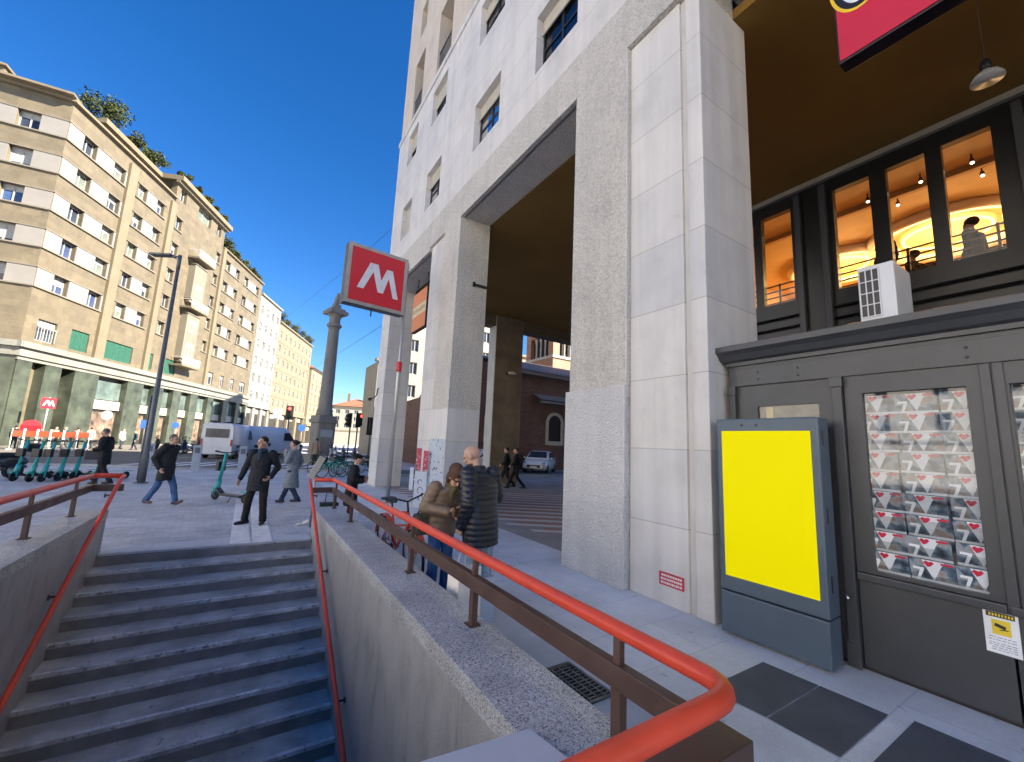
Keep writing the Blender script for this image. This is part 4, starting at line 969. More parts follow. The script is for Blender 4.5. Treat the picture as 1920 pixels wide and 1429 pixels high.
for a, c, z0, z1 in aw:
    f = MB(); x0, x1 = CX0+a, CX0+c; y = CY0
    f.box(x0-.25, x0, y-.08, y+.1, z0-.3, z1); f.box(x1, x1+.25, y-.08, y+.1, z0-.3, z1); f.box(x0, x1, y-.10, y+.12, z0-.32, z0)
    n = 10; r0, r1 = (x1-x0)/2, (x1-x0)/2+.25; cx_ = (x0+x1)/2
    zc = z1-r0
    for i in range(n):
        t0, t1 = math.pi*i/n, math.pi*(i+1)/n
        q = [(cx_+r1*math.cos(t0), y-.081, z1+r1*math.sin(t0)-.0), (cx_+r1*math.cos(t1), y-.081, z1+r1*math.sin(t1)), (cx_+r0*math.cos(t1), y-.081, z1+r0*math.sin(t1)), (cx_+r0*math.cos(t0), y-.081, z1+r0*math.sin(t0))]
        f.prism(q, (0, .15, 0))
    w_ = cp(f, 'window', m_stone)
    p = MB(); p.box(x0, x1, y+.05, y+.07, z0, z1); 
    p.prism([(cx_+r0*math.cos(math.pi*i/n), y-.03, z1+r0*math.sin(math.pi*i/n)) for i in range(n+1)], (0, .01, 0)); p.build('pane', m_dark, w_)
b = MB(); b.box(CX0-.06, CX0+.5, CY0-.08, CY0+.5, 0, EV-.6); cp(b, 'corner_quoin', m_stone)
# bell tower
t = empty('bell_tower', 'sunlit orange brick bell tower rising behind the church roof', 'tower', (29.9, 37.5, 0)); 
b = MB(); W = 2.6
b.box(-W, W, -W, W, 0, 11.6, 0); b.box(-W-.12, W+.12, -W-.12, W+.12, 11.6, 11.9, 1)
for sx in (-1, 1):
    for sy in (-1, 1): b.box(min(sx*W, sx*(W-.9)), max(sx*W, sx*(W-.9)), min(sy*W, sy*(W-.9)), max(sy*W, sy*(W-.9)), 11.9, 14.3, 0)
b.box(-W+.5, W-.5, -W+.5, W-.5, 11.9, 14.3, 2); b.box(-W, W, -W, W, 14.3, 17.4, 0); b.box(-W-.25, W+.25, -W-.25, W+.25, 17.4, 17.8, 1)
for i in range(9):
    for y_ in (-W-.1,): b.box(-W+.1+i*.6, -W+.4+i*.6, y_, -W, 15.2, 15.7, 1)
b.build('shaft', [m_brick3, m_stone, m_dark], t)
for x, y in [(q, -W+.25) for q in (-.85, 0, .85)] + [(-W+.25, q) for q in (-.85, 0, .85)]: b = MB(); b.lathe([(.16, 11.9), (.11, 12.1), (.11, 13.6), (.18, 13.9), (.2, 14.3)], 10, (x, y, 0)); b.build('belfry_column', m_stone, t)
b = MB(); b.add([(-W-.4, -W-.4, 17.8), (W+.4, -W-.4, 17.8), (W+.4, W+.4, 17.8), (-W-.4, W+.4, 17.8), (0, 0, 20.2)], [(0, 1, 4), (1, 2, 4), (2, 3, 4), (3, 0, 4), (3, 2, 1, 0)]); b.build('roof', m_tile, t)
# white sunlit houses behind the church
house('white sunlit house rising behind the brick church front', (27, 58), R(0), 18, 10, 25, m_y2, 6, 6)
house('pale house with cream walls showing between church roof and tower', (43.5, 60), R(0), 9, 10, 17.6, m_y1, 3, 5)
# stone column with a statue
m_col = travertine('old_column_stone', (.33, .31, .275), .25, .2)
P = gz(598, 869); t = empty('stone_column', 'tall weathered stone column on a square pedestal with a statue on top', 'column', P)
b = MB(); b.box(-1.5, 1.5, -1.5, 1.5, 0, .3); b.box(-1.25, 1.25, -1.25, 1.25, .3, .7); b.box(-.85, .85, -.85, .85, .7, 3.3); b.box(-1.0, 1.0, -1.0, 1.0, 3.3, 3.6); b.box(-.9, .9, -.9, .9, 3.6, 3.9); b.build('pedestal', m_col, t, bevel=.03); t.rotation_euler = (0, 0, R(18)); t.scale = (.7, .7, .84)
b = MB(); b.lathe([(.78, 3.9), (.8, 4.05), (.72, 4.2), (.78, 4.35), (.66, 4.5), (.64, 4.6)] + [(.64-.13*i/8 + (.012 if i % 2 else 0), 4.6+i*.83) for i in range(1, 9)] + [(.5, 11.3), (.58, 11.36), (.5, 11.44)], 24); b.build('shaft', m_col, t)
b = MB(); b.lathe([(.5, 11.44), (.72, 11.6), (.74, 11.75), (.55, 11.85), (.52, 12.3), (.62, 12.5), (.8, 12.65)], 20); b.box(-.92, .92, -.92, .92, 12.65, 12.95); b.box(-.7, .7, -.7, .7, 12.95, 13.15); b.build('capital', m_col, t, bevel=.02)
b = MB(); b.box(-.35, .35, -.35, .35, 13.15, 13.55); b.ell((0, 0, 13.95), (.26, .34, .42)); b.ell((0, -.22, 14.35), (.2, .22, .24)); b.tube([(-.12, -.25, 13.55), (-.13, -.22, 14.0)], .08, 8); b.tube([(.12, -.25, 13.55), (.13, -.22, 14.0)], .08, 8); b.ell((0, .3, 13.75), (.2, .2, .22)); b.build('statue', m_col, t)
b = MB(); b.box(-.6, .6, -.87, -.8501, 2.15, 2.75); b.build('plaque', mat('plaque_white', (.4, .42, .45), .4), t)
cable((4.5, 17.6, 11.3), lb(10, 0, 17), 1.2, 'thin overhead cable stretched high across the sky from the corner of the arcade building')
cable((4.5, 17.6, 6.8), lb(24, 0, 12), 1.0, 'lower thin overhead cable crossing the sky behind the stone column')
# ---------------------------------------------------------------- roof plants
m_leaf = [mat('leaf_olive', (.06, .075, .026), .8, .3, 2, spec=.1), mat('leaf_dark', (.028, .045, .018), .8, .3, 2, spec=.1), mat('leaf_pale', (.085, .09, .04), .8, .3, 2, spec=.1)]
def bush(c, w, h, n, label, group, seed, kind=0):
    r_ = random.Random(seed); t = empty('roof_shrub', label, 'shrub', c, 0, group); b = MB()
    lobes = [(Vector((r_.uniform(-w*.55, w*.55), r_.uniform(-w*.4, w*.4), h*(.35+.5*r_.random()))), w*r_.uniform(.28, .46)) for _ in range(9)]
    for i in range(n):
        c_, R0 = r_.choice(lobes); v = Vector((r_.gauss(0, 1), r_.gauss(0, 1), r_.gauss(0, 1))).normalized()*R0*r_.uniform(.35, 1.08)
        p = c_+v
        if p.z < .05: p.z = r_.uniform(.05, .3)
        s = r_.uniform(.12, .22)*(.6+.2*w)*.8; a = Vector((r_.gauss(0, 1), r_.gauss(0, 1), r_.gauss(0, .6))).normalized(); q = a.cross(Vector((r_.gauss(0, 1), r_.gauss(0, 1), r_.gauss(0, 1)))).normalized()
        b.add([p-a*s, p+q*s*.45, p+a*s, p-q*s*.45], [(0, 1, 2, 3)], r_.choice((0, 0, 1, 1, 2)) if kind == 0 else r_.choice((0, 2, 2, 1)))
    b.build('foliage', m_leaf, t)
    b = MB()
    for c_, R0 in lobes[:5]: b.tube([(c_.x*.2, c_.y*.2, 0), (c_.x*.6, c_.y*.6, c_.z*.5), tuple(c_)], [.06, .04, .015], 6)
    b.build('stem', mat('bark', (.09, .07, .05), .9, .3, 6), t)
G = 'shrubs on the roof terrace of the tan apartment block'
spots = [(-19.0, -2.6, 32.9, 2.6, 2.9, 'large feathery shrub at the left end of the planted roof'), (-14.6, -2.4, 32.9, 1.3, 2.2, 'second rounded shrub along the planted roof edge'), (-11.6, -2.2, 32.9, 1.9, 2.6, 'tall pale shrub at the step in the roof cornice'), (-9.2, -.3, 33, 1.0, 1.4, 'small dark shrub just right of the cornice step'), (-6.6, -.3, 33, .9, 1.3, 'small dark shrub over the oriel window'), (-4.2, -.3, 33, 1.0, 1.2, 'low dark shrub above the topmost balcony'), (-1.8, -.3, 33, .9, 1.2, 'low shrub near the right end of the upper cornice'), (.6, -.3, 33, 1.0, 1.3, 'last low shrub on the upper cornice')]
for i, (s, o, z, w, h, lb_) in enumerate(spots): bush(lb(s, o, z), w, h, 2000, lb_, G, 100+i, i % 2)
for i, (s, w, h) in enumerate(((3.0, 1.5, 2.4), (6.2, 1.3, 1.7), (9.4, 1.3, 1.7), (12.4, 1.2, 1.5), (15.0, 1.0, 1.2))):
    bush(lb(s, -.7, 29.6), w*1.25, h, 1500, ('tall green shrub next to the setback on the lower roof terrace', 'trailing green shrub, second along the lower roof terrace', 'trailing green shrub, middle of the lower roof terrace', 'trailing green shrub, fourth along the lower roof terrace', 'small green shrub at the far end of the lower roof terrace')[i], 'shrubs on the lower roof terrace', 140+i)
for i, (s, w, h) in enumerate(((28, 1.6, 2.4), (32, 1.6, 1.8), (36.5, 1.8, 1.9), (41, 1.8, 2.0), (45.5, 1.8, 1.9), (49, 1.5, 2.4))):
    bush(lb(s, -.6, 25.5), w, h, 800, ('bushy green shrub at the near end of the beige house roof', 'brownish shrub, second along the beige house roof', 'brownish shrub, third along the beige house roof', 'brownish shrub, fourth along the beige house roof', 'brownish shrub, fifth along the beige house roof', 'taller shrub at the far corner of the beige house roof')[i], 'shrubs on the beige house roof', 160+i, 1)
for o in pw.values(): kill(o)
# ---------------------------------------------------------------- street furniture and vehicles
def gyp(u, v, Y): d = ray(u, v); return CAMO + d*(Y/d.y)
def gxp(u, v, X): d = ray(u, v); return CAMO + d*(X/d.x)
IMR = Vector((math.cos(YAW), -math.sin(YAW), 0))     # towards the right of the photograph
def face(v): return math.atan2(-v[0], v[1])          # z-rotation that turns +Y to v
m_steel = mat('lamp_steel', (.13, .135, .14), .5, .15, 2, metal=.3)
m_alu = mat('brushed_aluminium', (.42, .41, .39), .4, .12, 3, .05, 40, metal=.6)
m_rub = mat('rubber_black', (.018, .018, .019), .75, .2, 8)
m_bk = mat('black_plastic', (.022, .022, .024), .45, .2, 6)
m_chr = mat('chrome', (.55, .55, .56), .18, .05, metal=1)
m_teal = mat('teal_paint', (.03, .36, .33), .35, .1, 4)
# tall street lamp
P = gz(264, 906); T = gyp(331, 480, P.y)
t = empty('street_lamp', 'tall slim grey street lamp standing on the square between two walkers', 'street lamp', P)
H = T.z
b = MB(); b.lathe([(.11, 0), (.11, .9), (.085, 1.0), (.05, H)], 16); b.lathe([(.2, 0), (.2, .03)], 16); b.build('pole', m_steel, t)
b = MB(); b.tube([(0, 0, H-.5), (0, 0, H+.05)], .06, 10); q = -IMR; b.tube([(0, 0, H-.02), q*.5+Vector((0, 0, H+.02)), q*.95+Vector((0, 0, H+.04))], .035, 8); b.build('arm', m_steel, t)
b = MB(); c = q*.65+Vector((0, 0, H+.03)); b.obox(c, q*.4, Vector((.53, .84, 0))*.14, (0, 0, .035)); b.build('lamp_head', m_steel, t, bevel=.02)
P2 = gz(257, 900); t = empty('sign_post', 'thin grey post standing right beside the tall street lamp', 'post', P2); b = MB(); b.tube([(0, 0, 0), (0, 0, 3.0)], .03, 8); b.build('post', m_steel, t)
# metro sign
P = gz(726, 944); t = empty('metro_sign', 'large square red metro sign with a white M on a tall pole', 'sign', P)
b = MB(); b.lathe([(.13, 0), (.13, .02)], 14); b.lathe([(.06, .02), (.06, 4.0), (.045, 4.1), (.045, 7.3)], 14); b.build('pole', m_alu, t)
b = MB(); b.lathe([(.075, 3.85), (.085, 3.9), (.085, 4.1), (.07, 4.15)], 14); b.build('pole_band', mat('metro_red', (.56, .02, .035), .4, .06), t)
az = R(84); E_ = Vector((-math.sin(az), -math.cos(az), 0)); Nn = Vector((-E_.y, E_.x, 0))
if Nn.dot(Vector((0, -1, 0))) < 0: Nn = -Nn
S_ = 1.78; c0 = E_*(.06+S_/2) + Vector((0, 0, 6.45))
b = MB(); b.obox(c0, E_*S_/2, Nn*.16, (0, 0, S_/2)); b.build('box', mat('box_dark_frame', (.055, .065, .08), .45), t, bevel=.015)
for sg in (1, -1):
    b = MB(); f = c0+Nn*.161*sg
    for dx_, dz_, w_, h_ in ((0, S_/2-.05, S_/2, .05), (0, -S_/2+.05, S_/2, .05), (-S_/2+.05, 0, .05, S_/2-.1), (S_/2-.05, 0, .05, S_/2-.1)): b.obox(f+E_*dx_+Vector((0, 0, dz_)), E_*w_, Nn*.012, (0, 0, h_))
    b.build('frame', m_alu, t, bevel=.004)
    b = MB(); b.obox(f-Nn*.002*sg, E_*(S_/2-.1), Nn*.006, (0, 0, S_/2-.1)); b.build('panel', MATS['metro_red'], t)
    # letter M: two leaning strokes meeting a central V
    b = MB(); r_ = -E_ if sg == 1 else E_
    pts = [(-.62, -.42), (-.27, .47), (-.02, .47), (.115, -.02), (.27, .40), (.46, .40), (.70, -.50), (.53, -.50), (.35, .12), (.20, -.42), (.03, -.42), (-.155, .2), (-.42, -.42)]
    b.prism([f+r_*x*.93+Vector((0, 0, z*.93))+Nn*.005*sg for x, z in pts], Nn*.006*sg); b.build('letter', mat('sign_letter_white', (.66, .68, .74), .4), t)
b = MB(); b.tube([E_*1.0+Vector((0, 0, 5.56)), E_*1.0+Vector((0, 0, 5.35))], .02, 8); b.tube([(0, 0, 6.9), E_*.1+Vector((0, 0, 6.9))], .03, 8); b.tube([(0, 0, 5.9), E_*.1+Vector((0, 0, 5.9))], .03, 8); b.build('bracket', m_bk, t)
# tilted pale board at the stair head
P = Vector((1.3, 9.35, 0)); t = empty('tilted_board', 'narrow cream board tilted on a post at the head of the stairs', 'board', P)
a_, b_ = gyp(581, 897, 9.35)-P, gyp(606, 857, 9.35)-P; mid = (a_+b_)/2; ax = (b_-a_)/2
b = MB(); b.obox(mid, ax, Vector((.2, -.9, .1)).normalized()*.012, ax.cross(Vector((.2, -.9, .1))).normalized()*.062); b.build('board', mat('cream_board', (.58, .54, .46), .5, .1, 5), t, bevel=.003)
b = MB(); b.tube([mid-Vector((0, -.04, 0)), (mid.x, mid.y+.04, 0)], .022, 8); b.build('post', m_alu, t)
# crumpled paper cup by the stairs
P = gz(566, 986); b = MB(); b.lathe([(.03, 0), (.045, .11), (.047, .11)], 10, P+Vector((0, 0, .04)), axis=(1, .3, .25)); b.ell(P+Vector((-.06, .03, .03)), (.06, .04, .03)); single('paper_cup', b, mat('paper_white', (.68, .68, .66), .8), 'crumpled white paper cup lying by the top step', 'litter')
# poster stand at the second pillar
P = Vector((4.14, 10.95, 0)); t = empty('notice_stand', 'white notice board with red and white bills leaning at the second pillar', 'notice board', P, R(-24))
b = MB(); b.box(-.16, .16, -.04, .04, .02, 1.0); b.build('board', mat('board_white', (.62, .66, .7), .5, .12, 5), t, bevel=.005)
b = MB(); b.box(-.16, -.02, -.05, -.02, 1.02, 1.62); b.box(.03, .17, -.05, -.02, 1.0, 1.56); b.build('bill', mat('bill_pink_red', (.50, .07, .09), .6, .3, 12, chip=(.6, .55, .55), chip_s=18, chip_t=.55), t)
b = MB()
for x, z, q in ((-.02, .72, .05), (0, .5, .07), (.03, .3, .06)): b.tube([(x+q*math.cos(a), -.043, z+q*1.2*math.sin(a)) for a in [i*.55 for i in range(9)]], .008, 5)
b.build('scrawl', m_bk, t)
b = MB(); b.box(-.3, -.2, -.02, .02, .5, 1.1); b.box(-.2, -.16, -.01, .01, .75, .8); b.build('side_card', MATS['board_white'], t)
# bollards
def bollard(u, v, lab):
    P = gz(u, v); t = empty('bollard', lab, 'bollard', P, 0, 'pale square posts along the road'); b = MB(); b.box(-.16, .16, -.1, .1, 0, 1.12); b.box(-.17, .17, -.11, .11, 1.12, 1.17); b.build('post', mat('bollard_grey_blue', (.36, .41, .46), .5, .12, 4), t, bevel=.012)
    b = MB(); b.box(-.1, .1, -.104, -.1005, .8, 1.05); b.build('plate', m_steel, t)
bollard(365, 882, 'pale square post between the walking man and the green scooter'); bollard(451, 882, 'pale square post between the green scooter and the standing man'); bollard(275, 880, 'pale square post just right of the tall street lamp')
# ------------------------------------------------------ wheels shared by all two-wheelers
def ring(b, c, R0, r, ax=(1, 0, 0), n=28, m=0, sec=8):
    a = Vector(ax).normalized(); u = a.cross(Vector((0, 0, 1))).normalized(); w_ = a.cross(u)
    b.tube([Vector(c)+(u*math.cos(2*math.pi*i/n)+w_*math.sin(2*math.pi*i/n))*R0 for i in range(n)], r, sec, m, closed=True)
def wheel(parent, c, R0, r, spokes=0, rim=None, disc=False):
    b = MB(); ring(b, (0, 0, 0), R0-r, r); o = b.build('wheel', m_rub, parent); o.location = c
    b = MB(); ring(b, (0, 0, 0), R0-2.2*r, r*.5, n=24, sec=6); b.tube([(-.03, 0, 0), (.03, 0, 0)], .025 if not disc else .05, 10)
    for i in range(spokes): a = 2*math.pi*i/spokes; b.tube([(0, 0, 0), (0, (R0-2*r)*math.cos(a), (R0-2*r)*math.sin(a))], .003 if not disc else .014, 4)
    b.build('rim', rim or m_alu, o); return o
def e_scooter():
    t = empty('electric_scooter', '', 'electric scooter')
    wheel(t, (0, .52, .12), .12, .03, 5, m_bk, True); wheel(t, (0, -.50, .11), .11, .028, 5, m_bk, True)
    b = MB(); b.box(-.085, .085, -.42, .28, .12, .17); b.obox((0, .36, .2), (.06, 0, 0), (0, .1, .06), (0, -.01, .025)); b.build('deck', m_bk, t, bevel=.012)
    b = MB(); b.tube([(0, .50, .2), (0, .43, .45)], .055, 12); b.tube([(0, .445, .42), (0, .32, 1.08)], .036, 12); b.build('stem', m_teal, t)
    b = MB(); b.tube([(-.06, .52, .12), (-.06, .50, .26), (.06, .50, .26), (.06, .52, .12)], .018, 8); b.obox((0, .53, .27), (.05, 0, 0), (0, .1, -.02), (0, .004, .01)); b.obox((0, -.52, .245), (.045, 0, 0), (0, .12, .015), (0, 0, .008)); b.build('fender', m_teal, t)
    b = MB(); b.tube([(-.27, .30, 1.12), (-.12, .315, 1.09), (0, .32, 1.08), (.12, .315, 1.09), (.27, .30, 1.12)], .014, 8); b.tube([(-.27, .30, 1.12), (-.16, .312, 1.1)], .019, 8); b.tube([(.27, .30, 1.12), (.16, .312, 1.1)], .019, 8); b.build('handlebar', m_bk, t)
    b = MB(); b.box(-.09, .09, .41, .51, .66, .88); b.lathe([(.035, 0), (.03, .03)], 12, (0, .40, .75), axis=(0, 1, 0)); b.build('basket_box', m_bk, t, bevel=.015)
    b = MB(); b.tube([(-.04, -.1, .12), (-.14, -.14, .01)], .01, 6); b.build('kickstand', m_bk, t)
    return t
es = e_scooter(); first = True
row = [(36, 902), (66, 903), (88, 903), (118, 901), (146, 899)]
nm = ['leftmost teal electric scooter of the parked row', 'second teal electric scooter from the left in the parked row', 'middle teal electric scooter of the parked row', 'fourth teal electric scooter, left of the walking man in black', 'teal electric scooter nearest the walking man in black']
for i, (u, v) in enumerate(row):
    o = es if i == 0 else copy_tree(es); P = gz(u, v); f = Vector((-.42, -.9, 0)).normalized()
    o.location = P-f*.4; o.rotation_euler = (0, 0, face(f)); o.scale = (1.17,)*3; tag(o, nm[i], 'electric scooter', 'teal electric scooters parked in a row')
o = copy_tree(es); P = gz(207, 900); o.location = P; o.rotation_euler = (0, 0, face((-.5, -.86, 0))); tag(o, 'teal electric scooter half hidden behind the man in black', 'electric scooter', 'teal electric scooters parked in a row')
o = copy_tree(es); a_, c_ = gz(409, 938), gz(451, 944); f = (a_-c_).normalized(); o.location = (a_+c_)/2; o.rotation_euler = (0, 0, face(f)); del o['group']; tag(o, 'teal electric scooter parked alone left of the standing man', 'electric scooter')
def bicycle(col, lab, basket=False, fend=None):
    t = empty('bicycle', lab, 'bicycle'); RW = .34
    m = mat('bike_'+lab.split()[0], col, .35, .1, 4); mf = fend or m
    wheel(t, (0, .54, RW), RW, .02, 14, m_alu); wheel(t, (0, -.54, RW), RW, .02, 14, m_alu)
    b = MB(); bb, st, hd, hb = (0, -.1, .30), (0, -.24, .78), (0, .36, .86), (0, .40, .70)
    for p, q, r_ in ((bb, st, .017), (st, hd, .017), (bb, hb, .022), ((0, -.2, .6), hb, .014), (hd, hb, .022)): b.tube([p, q], r_, 8)
    for x in (-.05, .05): b.tube([bb, (x, -.54, RW)], .011, 6); b.tube([(0, -.22, .74), (x, -.54, RW)], .010, 6); b.tube([(x*.8, .40, .70), (x*.9, .54, RW)], .013, 6)
    b.build('frame', m, t)
    b = MB(); b.tube([(0, .36, .86), (0, .33, 1.0)], .015, 8); b.tube([(-.29, .16, 1.05), (-.2, .3, 1.06), (0, .34, 1.0), (.2, .3, 1.06), (.29, .16, 1.05)], .012, 8); b.tube([(-.29, .15, 1.05), (-.24, .24, 1.055)], .018, 8); b.tube([(.29, .15, 1.05), (.24, .24, 1.055)], .018, 8); b.build('handlebar', m_bk, t)
    b = MB(); b.tube([st, (0, -.27, .92)], .013, 8); b.ell((0, -.31, .95), (.085, .14, .04)); b.ell((0, -.2, .945), (.035, .12, .03)); b.build('saddle', m_bk, t)
    for c_ in (.54, -.54):
        b = MB(); n = 14; a0, a1 = (R(20), R(150)) if c_ > 0 else (R(30), R(175))
        for i in range(n):
            p = [a0+(a1-a0)*k/n for k in (i, i+1)]
            q = [(x, c_+(RW+.035)*math.cos(a), RW+(RW+.035)*math.sin(a)) for a in p for x in (-.035, .035)]
            b.add([q[0], q[1], q[3], q[2]], [(0, 1, 2, 3)])
        o = b.build('fender', mf, t); md = o.modifiers.new('t', 'SOLIDIFY'); md.thickness = .006
    b = MB(); ring(b, (.05, -.1, .30), .09, .008, n=18, sec=6); b.tube([(.05, -.1, .3), (.06, 0, .18)], .009, 6); b.tube([(-.05, -.1, .3), (-.06, -.2, .42)], .009, 6); b.box(.05, .13, -.03, .04, .165, .185); b.box(-.13, -.05, -.23, -.16, .41, .43); b.build('crank', m_chr, t)
    if basket:
        b = MB(); b.box(-.16, .16, .45, .72, .72, .735)
        for x in (-.165, .155): b.box(x, x+.012, .45, .72, .72, .93)
        for y in (.44, .72): b.box(-.165, .165, y, y+.012, .72, .93)
        b.build('basket', m_bk, t)
    return t
bk = bicycle((.62, .07, .03), 'red bicycle with red fenders standing behind the parapet railing', False); f = Vector((.05, -1, 0)).normalized()
bk.location = (1.98, 5.85, 0); bk.rotation_euler = (0, R(4), face(f))
tb = bicycle((.02, .34, .26), 'teal hire bicycle nearest the tilted board at the stair head', True)
G = 'teal hire bicycles in the rack beside the pillar'
for i, (u, v, h) in enumerate(((622, 896, -.4), (610, 890, -.1), (640, 893, -.6), (655, 890, -.3))):
    o = tb if i == 0 else copy_tree(tb); P = gz(u, v); o.location = P; o.rotation_euler = (0, 0, face((-.75, h, 0)))
    tag(o, ('teal hire bicycle nearest the tilted board at the stair head', 'teal hire bicycle at the left end of the rack', 'teal hire bicycle behind the woman in the black beret', 'teal hire bicycle at the right end of the rack')[i], 'bicycle', G)
# ------------------------------------------------------ motor scooters
def moped(col, name, case=True):
    t = empty('motor_scooter', '', 'motor scooter'); m = mat('moped_'+name, col, .28, .1, 3, coat=.4)
    wheel(t, (0, .62, .25), .25, .055, 5, m_alu, True); wheel(t, (0, -.62, .25), .25, .06, 5, m_alu, True)
    b = MB(); b.ell((0, -.52, .55), (.17, .42, .2)); b.box(-.17, .17, -.2, .3, .24, .34); b.obox((0, .44, .62), (.2, 0, 0), (0, .05, -.02), (0, -.07, .3)); b.ell((0, .66, .48), (.09, .22, .08)); b.ell((0, .42, 1.0), (.14, .12, .12)); b.build('body', m, t)
    b = MB(); b.ell((0, -.42, .78), (.15, .40, .07)); b.build('seat', m_bk, t)
    b = MB(); b.tube([(0, .6, .3), (0, .40, 1.0)], .035, 8); b.tube([(-.32, .3, 1.05), (0, .38, 1.02), (.32, .3, 1.05)], .016, 8); b.build('handlebar', m_bk, t)
    for s in (-1, 1): b = MB(); b.tube([(s*.24, .33, 1.05), (s*.3, .34, 1.22)], .007, 5); b.ell((s*.31, .34, 1.25), (.065, .015, .045)); b.build('mirror', m_bk, t)
    b = MB(); b.ell((0, .535, 1.0), (.08, .03, .055)); b.build('headlight', m_chr, t)
    b = MB(); b.quad((-.17, .5, 1.08), (.17, .5, 1.08), (.14, .42, 1.4), (-.14, .42, 1.4)); o = b.build('windscreen', m_pane, t)
    if case: b = MB(); b.box(-.2, .2, -1.12, -.76, .88, 1.16); b.build('top_case', m_bk, t, bevel=.05)
    b = MB(); b.tube([(.14, -.2, .28), (.17, -.7, .33), (.17, -.95, .36)], .05, 8); b.build('exhaust', m_steel, t)
    return t
mp = [moped((.03, .03, .035), 'black'), moped((.42, .42, .45), 'silver', False), moped((.03, .05, .11), 'blue', False)]
G = 'motor scooters parked in rows along the road'
sp = [(-36, 899, 0, 1, 'motor scooter with a top case at the left edge behind the railing')]
where = ['between the street lamp and the walking man', 'below the green marble shopfront', 'left of the van', 'in front of the van', 'below the van windscreen', 'right of the van', 'behind the standing man', 'between the standing man and the woman in grey', 'left of the stone column', 'at the foot of the stone column', 'right of the stone column', 'near the far traffic lights', 'beside the end pillar', 'behind the teal hire bicycles']
px = [(304, 850), (330, 850), (352, 852), (378, 851), (400, 853), (425, 856), (478, 856), (512, 852), (541, 854), (572, 858), (630, 872), (652, 876), (676, 880), (640, 884)]
for i, (u, v) in enumerate(px): sp.append((u, v, i % 3, i, None))
used = [False]*3; rr = random.Random(4)
cn = ('black', 'silver', 'dark blue')
for u, v, k, i, lab in sp:
    o = mp[k] if not used[k] else copy_tree(mp[k]); used[k] = True; P = gz(u, v)
    o.location = P; o.rotation_euler = (0, R(rr.uniform(-6, 6)), face((-.8+rr.uniform(-.3, .3), .45, 0)) if lab is None else face((-.85, -.5, 0)))
    tag(o, lab or f'{cn[k]} parked motor scooter {where[i]}', 'motor scooter', G)
# ------------------------------------------------------ cars and van
def loft(b, secs, m=0, smooth=True):
    n = len(secs[0]); v = [p for s in secs for p in s]
    fs = [(i*n+j, i*n+(j+1) % n, (i+1)*n+(j+1) % n, (i+1)*n+j) for i in range(len(secs)-1) for j in range(n)]
    b.add(v, fs, m, smooth); b.add(v, [tuple(range(n))[::-1], tuple(range((len(secs)-1)*n, len(secs)*n))], m)
def carwheel(parent, x, y, R0=.31):
    b = MB(); b.lathe([(R0*.62, -.1), (R0*.9, -.1), (R0, -.07), (R0, .07), (R0*.9, .1), (R0*.62, .1)], 22, axis=(1, 0, 0)); o = b.build('wheel', m_rub, parent); o.location = (x, y, R0)
    b = MB(); b.lathe([(.02, -.085), (R0*.6, -.09), (R0*.6, .09), (.02, .085)], 18, axis=(1, 0, 0))
    b.build('rim', m_alu, o)
m_cwhite = mat('car_white', (.62, .63, .65), .25, .03, 2, coat=.5)
def car(lab, loc, rz):
    t = empty('parked_car', lab, 'car', loc, rz)
    def sec(y, w, z0, z1, r=.12): return [(-w+r*.3, y, z0), (w-r*.3, y, z0), (w, y, z0+r), (w, y, z1-r), (w-r, y, z1), (-w+r, y, z1), (-w, y, z1-r), (-w, y, z0+r)]
    b = MB(); loft(b, [sec(2.0, .62, .34, .62), sec(1.88, .80, .26, .76), sec(1.3, .87, .22, .90), sec(.85, .89, .22, .98), sec(-1.6, .89, .22, 1.0), sec(-1.9, .84, .28, .96), sec(-1.98, .74, .36, .8)])
    b.build('body', m_cwhite, t)
    def cab(y, w, z0, z1): return [(-.86, y, z0), (.86, y, z0), (w, y, z1-.06), (w-.1, y, z1), (-w+.1, y, z1), (-w, y, z1-.06)]
    b = MB(); loft(b, [cab(.98, .84, .9, .98), cab(.25, .68, .9, 1.47), cab(-.5, .68, .9, 1.53), cab(-1.5, .66, .9, 1.45), cab(-1.92, .72, .9, 1.02)]); b.build('cabin', m_cwhite, t)
    b = MB(); b.add([(-.70, .90, 1.03), (.70, .90, 1.03), (.58, .30, 1.45), (-.58, .30, 1.45)], [(0, 1, 2, 3)]); o = b.build('windscreen', m_wgl, t); o.location = (0, .035, .02)
    for s in (-1, 1):
        b = MB(); b.add([(s*.80, .72, 1.02), (s*.80, -1.5, 1.02), (s*.695, -1.35, 1.40), (s*.695, .2, 1.40)], [(0, 1, 2, 3)]); o = b.build('side_window', m_wgl, t); o.location = (s*.04, 0, 0)
        b = MB(); b.ell((s*.66, 1.84, .68), (.16, .12, .08)); b.build('headlight', m_chr, t)
        b = MB(); b.ell((s*.98, .62, 1.02), (.1, .06, .07)); b.build('mirror', m_cwhite, t)
        b = MB(); b.box(s*.3-.28 if s < 0 else .02, s*.3-.02 if s < 0 else .28, 0, .001, 0, .001) if False else None
    b = MB(); b.obox((0, 1.99, .48), (.46, 0, 0), (0, .03, 0), (0, 0, .09)); b.obox((0, 1.93, .32), (.7, 0, 0), (0, .05, 0), (0, 0, .04)); b.build('grille', m_bk, t)
    b = MB(); b.obox((0, 2.03, .44), (.24, 0, 0), (0, .008, 0), (0, 0, .05)); b.build('number_plate', mat('plate_white', (.6, .6, .58), .5), t)
    for x in (-.80, .80):
        for y in (1.25, -1.25): carwheel(t, x, y)
    return t
P = gz(1025, 889); car('white small car facing the arcade, in front of the church', (18.3, 24.6, 0), face((-.75, -.66, 0)))
